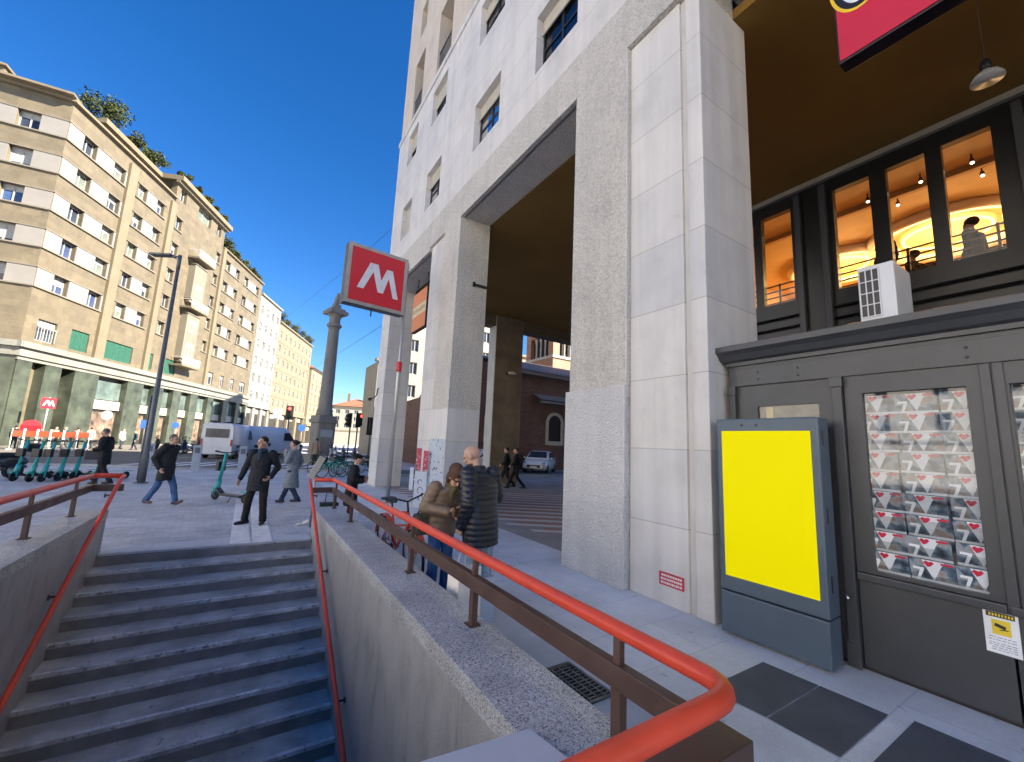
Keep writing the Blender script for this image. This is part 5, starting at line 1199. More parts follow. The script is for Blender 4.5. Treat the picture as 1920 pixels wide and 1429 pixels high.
car('white car mostly hidden behind the brown marble pillar', (14.9, 24.6, 0), face((-.6, -.8, 0)))
car('pale car glimpsed left of the brown marble pillar', (12.2, 22.8, 0), face((-.95, -.3, 0)))
# van
P = gz(428, 858); t = empty('delivery_van', 'white delivery van parked across the road behind the motor scooters', 'van', P, face((.28, 1, 0)))
def vs(y, w, z0, z1, r=.15): return [(-w+.05, y, z0), (w-.05, y, z0), (w, y, z0+.1), (w-.04, y, z1-r), (w-.04-r, y, z1), (-w+.04+r, y, z1), (-w+.04, y, z1-r), (-w, y, z0+.1)]
b = MB(); loft(b, [vs(2.35, .75, .4, .95), vs(2.2, .92, .32, 1.15), vs(1.7, .97, .3, 1.3), vs(1.0, .98, .3, 2.25), vs(.7, .98, .3, 2.42), vs(-2.6, .98, .3, 2.45), vs(-2.7, .95, .35, 2.4)]); b.build('body', mat('van_white', (.58, .61, .65), .3, .04, 2, coat=.4), t)
b = MB(); b.add([(-.82, 1.66, 1.36), (.82, 1.66, 1.36), (.74, 1.07, 2.16), (-.74, 1.07, 2.16)], [(0, 1, 2, 3)]); o = b.build('windscreen', m_wgl, t); o.location = (0, .03, .02)
for s in (-1, 1):
    b = MB(); b.add([(s*1.0, 1.5, 1.35), (s*1.0, .55, 1.35), (s*.985, .55, 2.0), (s*.985, 1.05, 2.0)], [(0, 1, 2, 3)]); b.build('side_window', m_wgl, t)
    b = MB(); b.ell((s*.75, 2.24, .9), (.13, .1, .16)); b.build('headlight', m_chr, t)
b = MB(); b.box(-.55, .55, 2.33, 2.40, .45, .62); b.build('grille', m_bk, t)
b = MB(); b.box(-.7, .7, -2.73, -2.7, 1.45, 2.05); b.build('rear_window', m_wgl, t)
b = MB(); b.box(-.26, .26, -2.74, -2.7, .72, .84); b.build('number_plate', MATS['plate_white'], t)
for s in (-1, 1): b = MB(); b.box(s*.88-.06, s*.88+.06, -2.73, -2.68, .9, 1.35); b.build('tail_light', mat('tail_red', (.35, .02, .02), .3), t)
b = MB(); b.box(.99, 1.0, -1.9, -1.1, .75, .95); b.box(-1.0, -.99, -1.9, -1.1, .75, .95); b.build('side_mark', m_bk, t)
for x in (-.88, .88):
    for y in (1.5, -1.7): carwheel(t, x, y, .34)
# second white van further back
P = gz(503, 857); t2 = copy_tree(t); t2.location = P+Vector((0, 1, 0)); t2.rotation_euler = (0, 0, face((.8, .5, 0))); tag(t2, 'second white van farther back, behind the standing man', 'van')
# ------------------------------------------------------ traffic lights and signs
def traffic(u, v, top_v, lab, lit, f, n=1):
    P = gz(u, v); t = empty('traffic_light', lab, 'traffic light', P, face(f)); T = gyp(u, top_v, P.y).z
    b = MB(); b.tube([(0, 0, 0), (0, 0, T)], .06, 10); b.build('pole', m_steel, t)
    b = MB(); b.box(-.17, .17, .07, .3, T-1.05, T); b.box(-.3, .3, .05, .07, T-1.15, T+.1); b.build('signal_head', m_bk, t, bevel=.02)
    for i, (c, k) in enumerate((((1, .03, .02), 'red'), ((1, .5, .05), 'amber'), ((.05, .9, .3), 'green'))):
        b = MB(); b.ell((0, .31, T-.18-.34*i), (.12, .05, .12)); o = b.build('lens', emit('signal_'+k+'_lit', c, 4) if lit == k else mat('signal_'+k+'_off', mul(c, .06), .3), t)
        b = MB(); b.tube([(0, .3, T-.18-.34*i), (0, .42, T-.18-.34*i)], .14, 16, caps=False); b.build('visor', m_bk, o)
traffic(533, 856, 762, 'traffic light showing red between the van and the stone column', 'red', (-.2, -1, 0))
traffic(650, 862, 776, 'dark traffic light just right of the stone column', 'none', (-.9, -.3, 0))
traffic(664, 862, 776, 'traffic light farther right of the column, turned toward the pillar', 'red', (.6, -1, 0))
traffic(688, 872, 785, 'traffic light close to the end pillar of the arcade', 'none', (.2, -1, 0))
def roadsign(u, v, vs_, lab, shape, m, f=(-.2, -1, 0), r0=.35):
    P = gz(u, v); t = empty('road_sign', lab, 'road sign', P, face(f)); T = gyp(u, vs_, P.y).z
    b = MB(); b.tube([(0, 0, 0), (0, 0, T+.2)], .035, 8); b.build('post', m_steel, t); b = MB()
    if shape == 'disc': b.lathe([(r0, 0), (r0, .02)], 26, (0, .04, T), axis=(0, 1, 0))
    else: b.box(-r0, r0, .04, .06, T-r0*1.2, T+r0*1.2)
    b.build('plate', m, t)
m_sblue = mat('sign_blue', (.03, .12, .42), .4); m_swh = mat('sign_white_plate', (.6, .62, .6), .4)
roadsign(190, 838, 778, 'round white road sign in front of the marble ground floor', 'disc', m_swh, r0=.42)
roadsign(264, 842, 795, 'blue road sign seen just left of the tall street lamp', 'rect', m_sblue, r0=.32)
roadsign(322, 842, 797, 'blue and white road sign right of the tall street lamp', 'disc', m_sblue, r0=.3)
roadsign(560, 852, 802, 'round blue road sign left of the stone column', 'disc', m_sblue, r0=.34)
roadsign(511, 850, 775, 'pale square road sign above the second van', 'rect', mat('sign_lilac', (.35, .36, .5), .4), r0=.4)
# small metro sign across the road
P = gz(74, 838); t = empty('metro_sign', 'small red metro sign across the road before the marble piers', 'sign', P, R(15)); z = gyp(74, 755, P.y).z
b = MB(); b.tube([(0, 0, 0), (0, 0, z+.5)], .06, 8); b.build('pole', m_alu, t); b = MB(); b.box(-.42, .42, -.08, .08, z-.42, z+.42); b.build('panel', MATS['metro_red'], t)
b = MB(); b.prism([(x*.52, -.085, z+zz*.52) for x, zz in ((-.62, -.42), (-.27, .47), (-.02, .47), (.115, -.02), (.27, .40), (.46, .40), (.70, -.50), (.53, -.50), (.35, .12), (.20, -.42), (.03, -.42), (-.155, .2), (-.42, -.42))], (0, -.01, 0)); b.build('letter', MATS['sign_letter_white'], t)
# red boards and orange fence across the road
P = gz(49, 843); _z0, _z1 = gyp(49, 818, P.y).z, gyp(49, 787, P.y).z; t = empty('advertising_board', 'bright red board standing behind the orange fence', 'board', P, R(10)); b = MB(); b.box(-.5, .5, -.06, .06, _z0, _z1-.4); b.lathe([(.5, -.06), (.5, .06)], 24, (0, 0, _z1-.5), axis=(0, 1, 0)); b.build('panel', mat('board_red', (.62, .02, .03), .4), t); b = MB(); b.box(-.45, -.38, -.05, .05, 0, _z0+.1); b.box(.38, .45, -.05, .05, 0, _z0+.1); b.build('foot', m_steel, t)
m_or = mat('fence_orange', (.60, .13, .05), .6, .25, 3)
for i in range(6):
    a_, c_ = gz(14+i*25, 843.5), gz(14+(i+1)*25, 844.5); t = empty('site_barrier', ('first orange site barrier from the left edge', 'second orange site barrier from the left edge', 'third orange site barrier from the left edge', 'fourth orange site barrier from the left edge', 'fifth orange site barrier from the left edge', 'last orange site barrier, nearest the man in black')[i], 'barrier', a_, 0, 'orange site barriers across the road')
    v_ = c_-a_; b = MB()
    b.obox(v_/2+Vector((0, 0, 1.12)), v_*.49, (0, .02, 0), (0, 0, .2)); b.build('plank', m_or, t)
    for q in (.06, .94): b = MB(); b.tube([v_*q, v_*q+Vector((0, 0, 1.45))], .03, 6); b.obox(v_*q+Vector((0, 0, .04)), (.05, 0, 0), (0, .3, 0), (0, 0, .04)); b.build('support', m_swh, t)
# ---------------------------------------------------------------- people
from mathutils import noise as mnoise
m_skin = mat('skin', (.50, .30, .21), .5, .08, 6); m_eye = mat('eye_dark', (.02, .015, .012), .3)
def rcone(b, p, q, r0, r1):
    """rounded tapered limb"""
    p, q = Vector(p), Vector(q); b.tube([p, q], [r0, r1], 12); b.ell(p, r0, 0, 12, 8); b.ell(q, r1, 0, 12, 8)
def limb(b, pts, rs):
    for i in range(len(pts)-1): rcone(b, pts[i], pts[i+1], rs[i], rs[i+1])
def stack(b, rings, n=20):
    """closed stack of ellipses (centre, rx, ry, yaw)"""
    v = []
    for c, rx, ry, yw in rings:
        for j in range(n):
            a = 2*math.pi*j/n; x, y = rx*math.cos(a), ry*math.sin(a)
            v.append((c[0]+x*math.cos(yw)-y*math.sin(yw), c[1]+x*math.sin(yw)+y*math.cos(yw), c[2]))
    k = len(rings); fs = [(i*n+j, i*n+(j+1) % n, (i+1)*n+(j+1) % n, (i+1)*n+j) for i in range(k-1) for j in range(n)]
    b.add(v, fs + [tuple(range(n))[::-1], tuple(range((k-1)*n, k*n))], 0, True)
def fuse(b, name, m, parent, voxel, smooth=3, wrinkle=0, quilt=0, pitch=.062):
    """all shapes in b grown together into one continuous skin"""
    o = b.build(name, m); r = o.modifiers.new('r', 'REMESH'); r.mode = 'VOXEL'; r.voxel_size = voxel; r.use_smooth_shade = True
    if smooth: s = o.modifiers.new('s', 'SMOOTH'); s.iterations = smooth; s.factor = .5
    bpy.context.view_layer.update(); dg = bpy.context.evaluated_depsgraph_get()
    me = bpy.data.meshes.new_from_object(o.evaluated_get(dg)); old = o.data; o.modifiers.clear(); o.data = me; bpy.data.meshes.remove(old)
    if not me.materials: me.materials.append(m)
    if wrinkle or quilt:
        ns = [v.normal.copy() for v in me.vertices]
        for v, n_ in zip(me.vertices, ns):
            d = 0
            if wrinkle: d += wrinkle*(mnoise.noise(Vector((v.co.x*9, v.co.y*9, v.co.z*16)))+.6*mnoise.noise(v.co*27))
            if quilt: d += quilt*(abs(math.sin(math.pi*(v.co.z+.012*mnoise.noise(v.co*6))/pitch))**.6-.6)
            v.co += n_*d
    me.polygons.foreach_set('use_smooth', [True]*len(me.polygons)); me.update()
    o.parent = parent; return o
def rotz(v, a): c, s = math.cos(a), math.sin(a); return Vector((v[0]*c-v[1]*s, v[0]*s+v[1]*c, v[2]))
def hand(b, w, d, n, side, curl=.5, k=1.0):
    """palm, four unequal bent fingers and a thumb; d finger direction, n palm normal"""
    w, d, n = Vector(w), Vector(d).normalized(), Vector(n).normalized(); n = (n-d*n.dot(d)).normalized(); s = d.cross(n)*side
    for t_ in (-.024, -.008, .008, .024): rcone(b, w+s*t_*.7, w+d*.085*k+s*t_, .017, .014)
    for t_, L in ((-.033, .058), (-.011, .075), (.011, .08), (.033, .068)):
        a = w+d*.088*k+s*t_; p = a
        for q, f in enumerate((.45, .32, .23)):
            an = curl*(q+.6); e = p+(d*math.cos(an)+n*math.sin(an))*L*f*k; rcone(b, p, e, .0088, .0078); p = e
    a = w+d*.03*k+s*.03; e = a+(d*.6+s*.7+n*.35).normalized()*.042*k; rcone(b, a, e, .013, .010); rcone(b, e, e+(d*.85+n*.4+s*.1).normalized()*.032*k, .010, .008)
def person(label, loc, f, J=None, h=1.75, lean=0, head=(0, 0), top=None, legs=None, shoe=(.03, .02, .018), hair=None, coat=None, hat=None, curl=(.5, .5), skinvox=.0085, vox=.013, z0=0.0, group=None, scarf=None, beard=None):
    k = h/1.75; t = empty('person', label, 'person', Vector(loc)+Vector((0, 0, z0)), face(f), group)
    j = dict(pel=(0, 0, .93), che=(0, 0, 1.27), nek=(0, .0, 1.46), hip_r=(.09, 0, .9), kne_r=(.1, .02, .49), ank_r=(.105, -.02, .09), hip_l=(-.09, 0, .9), kne_l=(-.1, .02, .49), ank_l=(-.105, -.02, .09),
             sho_r=(.18, 0, 1.4), elb_r=(.235, -.03, 1.12), wri_r=(.245, .05, .875), sho_l=(-.18, 0, 1.4), elb_l=(-.235, -.03, 1.12), wri_l=(-.245, .05, .875), toe_r=(.03, .14), toe_l=(-.03, .14))
    if J: j.update(J)
    Lm = Matrix.Rotation(-lean, 4, 'X'); piv = Vector((0, 0, .93))
    for q in ('che', 'nek', 'sho_r', 'sho_l'): j[q] = piv + Lm @ (Vector(j[q])-piv)
    for q in j: j[q] = Vector(j[q])*k
    hy, hp = head; HM = Matrix.Rotation(hy, 3, 'Z') @ Matrix.Rotation(-hp, 3, 'X')
    nk = j['nek']; hc = nk + Lm.to_3x3() @ Vector((0, .015, .03))*k + HM @ Vector((0, .02, .125))*k
    hp_ = lambda x, y, z: hc + HM @ (Vector((x, y, z))*k)
    b = MB()
    b.ell(hp_(0, -.012, .025), (.076*k, .097*k, .092*k), 0, 18, 12, HM); b.ell(hp_(0, .03, -.045), (.058*k, .066*k, .075*k), 0, 16, 10, HM); rcone(b, hp_(0, .07, -.1), hp_(0, .055, -.085), .02*k, .03*k)
    rcone(b, hp_(0, .088, .025), hp_(0, .112, -.022), .009*k, .014*k); rcone(b, hp_(-.035, .076, .04), hp_(.035, .076, .04), .014*k, .014*k)
    rcone(b, hp_(-.018, .088, -.058), hp_(.018, .088, -.058), .009*k, .009*k)
    for s in (-1, 1): b.ell(hp_(s*.077, -.005, -.005), (.012*k, .022*k, .033*k), 0, 10, 8, HM); b.ell(hp_(s*.04, .066, -.015), (.022*k, .018*k, .02*k))
    limb(b, [nk-Vector((0, 0, .06*k)), nk+(hc-nk)*.45], [.06*k, .052*k])
    stack(b, [(j['pel']-Vector((0, 0, .06*k)), .14*k, .10*k, 0), (j['pel']+Vector((0, 0, .06*k)), .14*k, .10*k, 0), ((j['pel']+j['che'])/2, .125*k, .09*k, 0), (j['che'], .145*k, .1*k, 0), (j['che']+(nk-j['che'])*.6, .13*k, .085*k, 0), (nk-Vector((0, 0, .01)), .055*k, .055*k, 0)])
    for s in 'rl':
        sg = 1 if s == 'r' else -1
        limb(b, [j['sho_'+s], j['elb_'+s], j['wri_'+s]], [.05*k, .04*k, .027*k]); d = (j['wri_'+s]-j['elb_'+s]).normalized()
        nrm = j.get('palm_'+s, Vector((-sg, .3, 0))); hand(b, j['wri_'+s]+d*.01, d + Vector(j.get('hd_'+s, (0, 0, 0))), nrm, sg, curl[0 if s == 'r' else 1], k)
        limb(b, [j['hip_'+s], j['kne_'+s], j['ank_'+s]], [.085*k, .055*k, .04*k]); 
    bd = fuse(b, 'body', m_skin, t, skinvox, 2)
    for s in (-1, 1):
        e = MB(); e.ell(hp_(s*.033, .086, .015), (.011*k, .007*k, .007*k)); e.build('eye', m_eye, t)
    e = MB(); rcone(e, hp_(-.016, .0965, -.058), hp_(.016, .0965, -.058), .003, .003); e.build('mouth', mat('lip', (.30, .12, .1), .5), t)
    if legs:
        b = MB(); b.ell(j['pel']-Vector((0, 0, .02*k)), (.15*k, .108*k, .115*k))
        for s in 'rl': limb(b, [j['hip_'+s]-Vector((0, 0, .02)), j['kne_'+s], j['ank_'+s]+Vector((0, 0, .0))], [.095*k, .074*k, .062*k]); b.tube([j['ank_'+s]+(j['kne_'+s]-j['ank_'+s])*.25, j['ank_'+s]-(j['kne_'+s]-j['ank_'+s]).normalized()*.03], [.066*k, .07*k], 12)
        fuse(b, 'trousers', legs, t, vox, 3, .006)
    for s in 'rl':
        b = MB(); a = j['ank_'+s]; tv = Vector((*j['toe_'+s][:2], 0)); L = tv.normalized(); up = j.get('tip_'+s, Vector((0, 0, 0)))[2]/k
        base = a-Vector((0, 0, .045*k)); toe = base+L*.165*k+Vector((0, 0, up-.008*k)); heel = base-L*.065*k
        rcone(b, heel, base+L*.05*k, .035*k, .043*k); rcone(b, base+L*.03*k, toe, .045*k, .032*k); rcone(b, base+Vector((0, 0, .005)), a+Vector((0, 0, .04*k)), .045*k, .042*k)
        fuse(b, 'shoe', mat('shoe_%d' % int(shoe[0]*1000), shoe, .45, .2, 9), t, .01, 2)
    if coat:
        cm, hem, wid, rad, qlt = coat['mat'], coat['hem']*k, coat.get('w', 1), coat.get('r', 1), coat.get('quilt', 0)
        b = MB(); pl, ch = j['pel'], j['che']; fl = coat.get('flare', 1.0)
        pts = [(Vector((pl.x, pl.y, hem)), .185*fl*wid, .145*fl), (Vector((pl.x, pl.y, (hem+pl.z)/2)), .185*wid*(1+fl)/2, .14*(1+fl)/2), (pl, .18*wid, .135), ((pl+ch)/2, .17*wid, .128), (ch, .185*wid, .135), (ch+(nk-ch)*.55, .165*wid, .115), (nk-Vector((0, 0, .03*k)), .085, .085)]
        if hem > pl.z-.02: pts = pts[2:]
        stack(b, [(c, x*k, y*k, 0) for c, x, y in pts])
        for s in 'rl':
            w2 = j['wri_'+s]; limb(b, [j['sho_'+s], j['elb_'+s], w2], [.082*k*rad, .067*k*rad, .052*k*rad]); d = (w2-j['elb_'+s]).normalized(); b.tube([w2-d*.08, w2+d*.02], [.055*k*rad, .054*k*rad], 12)
        if coat.get('collar', 1): b.tube([nk-Vector((0, 0, .07*k)), nk+Vector((0, .005, .035*k))], [.085*k, .072*k], 14)
        fuse(b, 'coat', cm, t, vox, 3, .0 if qlt else .008, qlt)
    if scarf: b = MB(); b.ell(nk+Vector((0, .02, .0)), (.088*k, .095*k, .05*k)); rcone(b, nk+Vector((.01, .1, -.02)), j['che']+Vector((.01, .135*k, .02)), .045, .035); fuse(b, 'scarf', scarf, t, .012, 3, .006)
    if hair:
        b = MB(); hm, style = hair
        b.ell(hp_(0, -.028, .042), (.083*k, .095*k, .09*k), 0, 18, 12, HM)
        if style == 'long': b.ell(hp_(0, -.075, -.04), (.08*k, .055*k, .13*k), 0, 16, 10, HM); [b.ell(hp_(s*.07, -.025, -.03), (.02*k, .05*k, .09*k), 0, 10, 8, HM) for s in (-1, 1)]
        if style == 'bun': b.ell(hp_(0, -.12, .05), .045*k)
        fuse(b, 'hair', hm, t, .011, 2, .005)
    if beard: b = MB(); b.ell(hp_(0, .045, -.085), (.062*k, .066*k, .045*k), 0, 14, 8, HM); fuse(b, 'beard', beard, t, .01, 1, .003)
    if hat:
        b = MB(); hm, style = hat
        if style == 'beret': b.ell(hp_(0, -.03, .085), (.115*k, .13*k, .05*k), 0, 18, 10, HM); b.ell(hp_(0, -.01, .05), (.085*k, .1*k, .05*k), 0, 16, 8, HM)
        else: b.ell(hp_(0, -.04, .065), (.1*k, .12*k, .105*k), 0, 18, 12, HM); b.ell(hp_(0, -.01, .02), (.095*k, .112*k, .035*k), 0, 18, 8, HM)
        fuse(b, 'hat', hm, t, .011, 2, .006)
    return t
def cloth(name, col, rough=.8): return mat('cloth_'+name, col, rough, .25, 14, .25, 160, spec=.25)
bh = cloth('hair_black', (.016, .013, .011), .5); gh = cloth('hair_grey', (.12, .11, .10), .6); brh = cloth('hair_brown', (.06, .03, .018), .5)
V = Vector
toCam = lambda P: V((-P[0], -P[1], 0)).normalized()
# man standing at the head of the stairs
P = gz(476, 984); person('man in a black jacket standing with feet apart at the top of the stairs', P, toCam(P)-IMR*.35, h=1.77,
  J=dict(kne_r=(.15, .02, .49), ank_r=(.19, -.02, .09), kne_l=(-.12, .03, .49), ank_l=(-.14, -.02, .09), toe_r=(.10, .12), toe_l=(-.02, .15), elb_r=(.29, -.04, 1.14), wri_r=(.345, .03, .90), elb_l=(-.28, -.09, 1.13), wri_l=(-.235, .1, .95), hd_l=(.5, .2, 0), pel=(.02, 0, .93)),
  head=(-.5, .12), coat=dict(mat=cloth('black_jacket', (.014, .016, .023), .6), hem=.66, w=1.06, r=.98, flare=1.04), legs=cloth('black_trousers', (.022, .018, .018)), hair=(bh, 'short'), scarf=cloth('navy_scarf', (.03, .05, .09)))
# man striding to the right
a_, c_ = gz(266, 950), gz(334, 945); P = (a_+c_)/2; s_ = (c_-a_).length/2
person('man in a dark anorak and blue jeans striding past the street lamp', P, IMR, h=1.72, lean=.05,
  J=dict(kne_r=(.09, -s_*.42+.06, .48), ank_r=(.09, -s_+.04, .13), kne_l=(-.09, s_*.42+.02, .47), ank_l=(-.09, s_-.08, .10), toe_l=(0, 1), tip_l=(0, 0, .06), elb_r=(.26, -.12, 1.14), wri_r=(.25, .02, .92), elb_l=(-.26, -.14, 1.14), wri_l=(-.24, -.04, .90), pel=(0, 0, .86), hip_r=(.09, 0, .84), hip_l=(-.09, 0, .84)),
  head=(.0, .1), coat=dict(mat=cloth('dark_anorak', (.018, .02, .022), .7), hem=.60, w=1.12, r=1.15, flare=1.05), legs=cloth('blue_jeans', (.05, .11, .24)), hair=(gh, 'short'), shoe=(.09, .04, .03))
# woman in the grey coat walking left
a_, c_ = gz(522, 946), gz(560, 943); P = (a_+c_)/2; s_ = min(.36, (c_-a_).length/2)
person('woman in a long grey coat walking with a hand raised to her face', P, -IMR, h=1.70,
  J=dict(kne_r=(.08, .12, .49), ank_r=(.08, s_, .09), kne_l=(-.08, -.05, .47), ank_l=(-.08, -s_, .15), tip_r=(0, 0, .0), elb_l=(-.26, .06, 1.14), wri_l=(-.10, .2, 1.37), hd_l=(.2, -.1, .5), elb_r=(.25, -.1, 1.13), wri_r=(.24, .04, .9)),
  head=(.1, .05), coat=dict(mat=cloth('grey_wool', (.19, .215, .235)), hem=.44, w=.95, flare=1.4), legs=cloth('navy_trousers', (.02, .035, .075)), hair=(bh, 'bun'), scarf=cloth('beige_scarf', (.30, .25, .2)), shoe=(.02, .016, .016))
# man in black behind the left railing
P = gz(187, 909); person('man in black with a shoulder bag walking beside the parked scooters', P, -IMR+V((0, -.3, 0)), h=1.78, lean=.06,
  J=dict(kne_r=(.09, .12, .5), ank_r=(.09, .2, .09), kne_l=(-.09, -.06, .48), ank_l=(-.09, -.28, .12), elb_r=(.25, .0, 1.13), wri_r=(.2, .2, 1.1), elb_l=(-.26, .02, 1.13), wri_l=(-.18, .2, 1.08)),
  head=(.1, .25), coat=dict(mat=cloth('black_coat', (.015, .014, .016), .7), hem=.62, w=1.08, r=1.1), legs=cloth('black_legs', (.02, .017, .018)), hair=(gh, 'short'))
bg_ = empty('shoulder_bag', 'black shoulder bag carried by the man beside the parked scooters', 'bag', P-IMR*.32+V((0, -.18, .78))); b = MB(); b.box(-.2, .2, -.07, .07, 0, .28); b.build('bag', m_bk, bg_, bevel=.04); b = MB(); b.tube([(-.18, 0, .27), (-.05, .1, .45), (.18, 0, .27)], .012, 6); b.build('strap', m_bk, bg_)
# far walker in tan
P = gz(589, 873); person('person in a tan jacket seen from behind near the stone column', P, V((.1, 1, 0)), h=1.72, coat=dict(mat=cloth('tan_jacket', (.30, .21, .14)), hem=.72), legs=cloth('black_trousers', (.022, .018, .018)), hair=(bh, 'short'), skinvox=.014, vox=.016)
# lady in a black beret behind the railing
P = V((1.93, 8.95, 0)); person('small woman in a black beret, black coat and maroon trousers behind the railing', P, IMR+V((.1, .3, 0)), h=1.50, lean=.06, J=dict(elb_l=(-.25, .06, 1.14), wri_l=(-.14, .24, 1.16), elb_r=(.25, .04, 1.14), wri_r=(.15, .22, 1.12)),
  head=(.1, .15), coat=dict(mat=cloth('black_coat', (.015, .014, .016), .7), hem=.55, w=1.35, r=1.3, flare=1.12), legs=cloth('maroon_trousers', (.085, .012, .02)), hair=(bh, 'short'), hat=(cloth('beret_black', (.014, .013, .014)), 'beret'), scarf=cloth('white_scarf', (.5, .5, .52)))
b_ = empty('shopping_bag', 'dark green shopping bag standing beside the woman in the black beret', 'bag', P-IMR*.42); b = MB(); b.add([(-.14, -.09, 0), (.14, -.09, 0), (.14, .09, 0), (-.14, .09, 0), (-.17, -.1, .5), (.17, -.1, .5), (.17, .1, .5), (-.17, .1, .5)], [(0, 3, 2, 1), (0, 1, 5, 4), (1, 2, 6, 5), (2, 3, 7, 6), (3, 0, 4, 7), (4, 5, 6, 7)]); b.build('bag', cloth('bag_green', (.03, .045, .04)), b_, bevel=.015); b = MB(); b.tube([(-.08, 0, .5), (-.07, 0, .68), (.07, 0, .68), (.08, 0, .5)], .01, 6); b.build('handle', m_bk, b_)
# the couple behind the parapet
Pm = V((2.34, 4.2, 0)); fm = -IMR*.62+V((.53, .84, 0))*.6
person('bald man in a dark quilted jacket bending his head beside the railing', Pm, fm, h=1.83, lean=.10,
  J=dict(elb_l=(-.25, -.06, 1.13), wri_l=(-.235, .05, .88), elb_r=(.25, .04, 1.14), wri_r=(.12, .24, 1.12), nek=(0, .03, 1.46), hip_l=(-.09, 0, .9)), head=(.55, .5), skinvox=.0075, vox=.010,
  coat=dict(mat=mat('navy_puffer', (.011, .012, .021), .38, .2, 6, .15, 60), hem=.66, w=1.22, r=1.2, quilt=.008), legs=cloth('pale_jeans', (.28, .36, .44)), beard=cloth('beard_brown', (.10, .06, .045), .7), shoe=(.25, .24, .23), curl=(.9, 1.2))
Pw = V((2.07, 4.68, 0)); fw_ = toCam(Pw)+IMR*.75
person('woman in a brown hat and tan jacket looking down at the things in her hands', Pw, fw_, h=1.60, lean=.16,
  J=dict(elb_r=(.27, .0, 1.15), wri_r=(.09, .26, 1.12), hd_r=(-.3, .2, .1), palm_r=(-.6, -.2, .7), elb_l=(-.27, .02, 1.14), wri_l=(-.09, .27, 1.06), hd_l=(.3, .2, .1), palm_l=(.5, -.2, .8), nek=(0, .06, 1.45)), head=(-.1, .75), skinvox=.0075, vox=.011, curl=(1.0, .9),
  coat=dict(mat=mat('tan_puffer', (.20, .135, .09), .5, .2, 6, .2, 50), hem=.80, w=1.12, r=1.15, quilt=.006), legs=cloth('deep_blue_jeans', (.035, .10, .26)), hair=(brh, 'long'), hat=(cloth('hat_brown', (.105, .058, .04)), 'knit'), scarf=cloth('olive_scarf', (.12, .10, .05)), shoe=(.05, .04, .04))
fwn = fw_.normalized(); C_ = Pw+fwn*.35
b_ = empty('purse', 'open brown purse with a pink flap held by the woman in the hat', 'purse', C_+V((0, 0, 1.03)), face(fwn)); b = MB(); b.obox((0, 0, 0), (.09, 0, .01), (0, .02, .0), (0, 0, .055)); b.build('pouch', cloth('purse_brown', (.12, .07, .04), .5), b_, bevel=.012); b = MB(); b.obox((-.02, .03, .05), (.085, 0, .01), (0, .045, .02), (0, -.002, .004)); b.build('flap', cloth('flap_pink', (.50, .33, .30), .5), b_, bevel=.003)
b_ = empty('handbag', 'olive handbag hanging at the side of the woman in the hat', 'bag', Pw-IMR*.24-V((0, .1, 0))+V((0, 0, .74)), face(fwn)); b = MB(); b.box(-.13, .13, -.07, .07, 0, .24); b.build('bag', cloth('handbag_olive', (.11, .09, .055), .6), b_, bevel=.035); b = MB(); b.tube([(-.1, 0, .23), (-.06, .0, .32), (.06, 0, .32), (.1, 0, .23)], .01, 6); b.build('strap', m_bk, b_)
# white paper carrier bags in the man's left hand
def carrier(loc, rz, w, d, h, lab, m):
    t = empty('carrier_bag', lab, 'bag', loc, rz); b = MB()
    b.add([(-w, -d, 0), (w, -d, 0), (w, d, 0), (-w, d, 0), (-w*1.02, -d*.8, h), (w*1.02, -d*.8, h), (w*1.02, d*.8, h), (-w*1.02, d*.8, h), (-w*.93, 0, h*.5), (w*.93, 0, h*.5)], [(0, 3, 2, 1), (0, 1, 5, 4), (2, 3, 7, 6), (1, 2, 9), (2, 6, 9), (6, 5, 9), (5, 1, 9), (3, 0, 8), (7, 3, 8), (4, 7, 8), (0, 4, 8)])
    o = b.build('bag', m, t); b = MB()
    for y in (-d*.75, d*.75): b.tube([(-w*.45, y, h), (-w*.3, y*.5, h+.15), (w*.3, y*.5, h+.15), (w*.45, y, h)], .006, 6)
    b.build('handle', m, t)
m_bag = mat('paper_bag_white', (.86, .81, .79), .7, .06, 5, .1, 20)
fl = Vector(fm).normalized(); sl = V((-fl.y, fl.x, 0))
carrier(gz(866, 1178, .1), face(fl)+.2, .17, .08, .52, 'large white paper carrier bag hanging by the bald man, nearer the railing post', m_bag)
carrier(gz(899, 1165, .08), face(fl)-.3, .12, .07, .42, 'smaller bluish white carrier bag behind the larger white one', mat('paper_bag_blue', (.50, .55, .64), .7, .06, 5))
# walkers under the arcade
for u, v, lab, q in ((948, 914, 'left one of two people in dark clothes walking past the brown pillar', .0), (966, 917, 'right one of two people in dark clothes walking past the brown pillar', .4)):
    P = gz(u, v); person(lab, P, -IMR, h=1.73, J=dict(kne_r=(.09, .18, .5), ank_r=(.09, .33, .1), kne_l=(-.09, -.06, .48), ank_l=(-.09, -.36, .13), elb_r=(.25, -.12, 1.13), wri_r=(.24, -.08, .9), elb_l=(-.25, .05, 1.13), wri_l=(-.2, .2, 1.0)), coat=dict(mat=cloth('dark_suit', (.012, .012, .014)), hem=.74), legs=cloth('dark_suit', (.012, .012, .014)), hair=(brh if q else bh, 'short'), skinvox=.012, vox=.015, group='pair of walkers under the arcade')
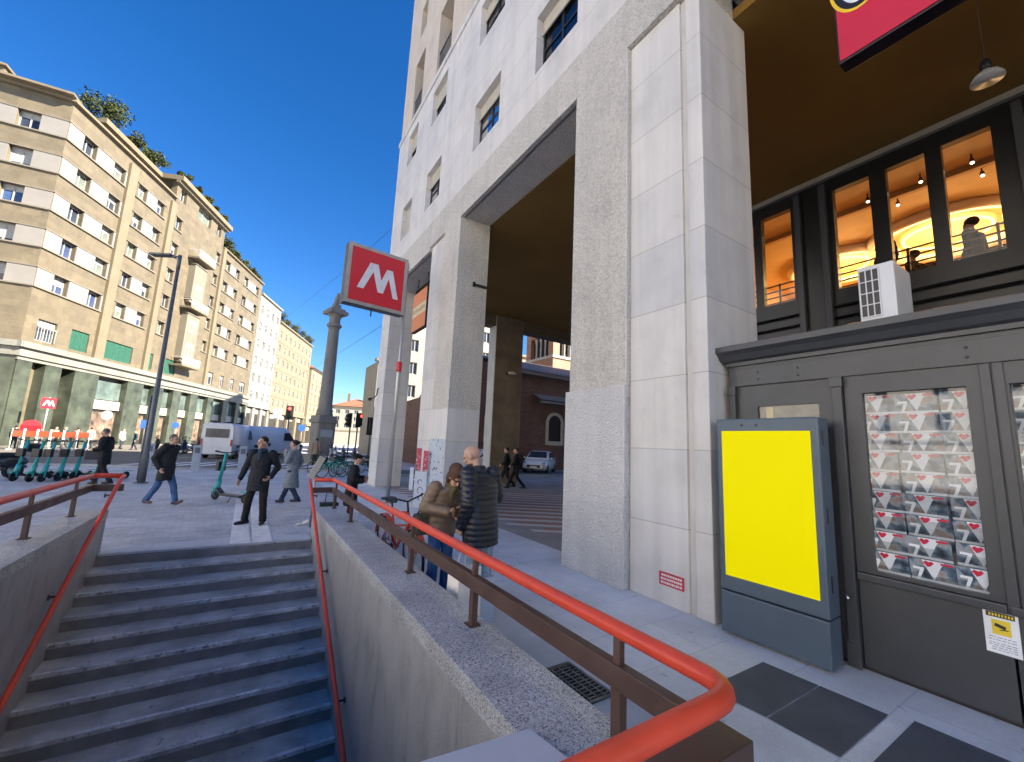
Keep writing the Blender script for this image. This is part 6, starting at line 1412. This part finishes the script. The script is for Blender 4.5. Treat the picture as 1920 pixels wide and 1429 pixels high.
# people across the road
crowd = [(22, 841, (.02, .02, .03), 'dark coat at the left edge'), (98, 840, (.28, .22, .15), 'beige coat beside the red board'), (118, 841, (.03, .04, .06), 'navy jacket left of the man in black'), (165, 841, (.35, .3, .27), 'pale jacket behind the man in black'), (225, 842, (.45, .43, .42), 'white jacket between the man in black and the street lamp'), (250, 844, (.02, .05, .06), 'dark teal jacket near the blue sign'), (140, 840, (.35, .08, .06), 'red jacket in the crowd across the road'), (66, 841, (.1, .1, .12), 'grey jacket just right of the red board')]
for i, (u, v, c, w_) in enumerate(crowd):
    P = gz(u, v); person('pedestrian in a '+w_, P, V((math.sin(i*2.1), math.cos(i*2.1), 0)), h=1.66+.03*(i % 5), J=dict(ank_r=(.1, .12, .09), kne_r=(.1, .08, .49), ank_l=(-.1, -.16, .1)), coat=dict(mat=cloth('crowd_%d' % i, c), hem=.70), legs=cloth('crowd_legs', (.03, .035, .05)), hair=((bh, brh, gh)[i % 3], 'short'), skinvox=.02, vox=.022, group='pedestrians across the road')
# guests in the lit restaurant
for (u, v, X), lab, hh in (((1828, 470, 11.5), 'guest with a round hat sitting behind the rightmost restaurant window', 'knit'), ((1662, 478, 11.3), 'guest standing as a dark figure between two restaurant windows', None), ((1712, 470, 12.4), 'guest with a red cap sitting behind the third restaurant window', 'cap')):
    P = gxp(u, v, X); person(lab, (P.x, P.y, 0), V((.3, .9, 0)), h=1.68, z0=5.25-(.0 if hh is None else .30), coat=dict(mat=cloth('guest_dark', (.02, .018, .016)), hem=.6, w=1.1), legs=cloth('guest_dark', (.02, .018, .016)), hair=(bh, 'short'), hat=(cloth('guest_hat', (.05, .03, .02) if hh == 'knit' else (.35, .03, .03)), 'knit') if hh else None, skinvox=.014, vox=.016)
for (y, x), lab in (((1.3, 12.0), 'small dark table at the rightmost restaurant window'), ((2.2, 12.0), 'small dark table at the third restaurant window')):
    t = empty('cafe_table', lab, 'table', (x, y, 5.25)); b = MB(); b.lathe([(.38, .72), (.38, .75)], 20); b.build('tabletop', m_front, t); b = MB(); b.lathe([(.2, 0), (.2, .02), (.03, .04), (.03, .72)], 12); b.build('pedestal', m_bk, t)
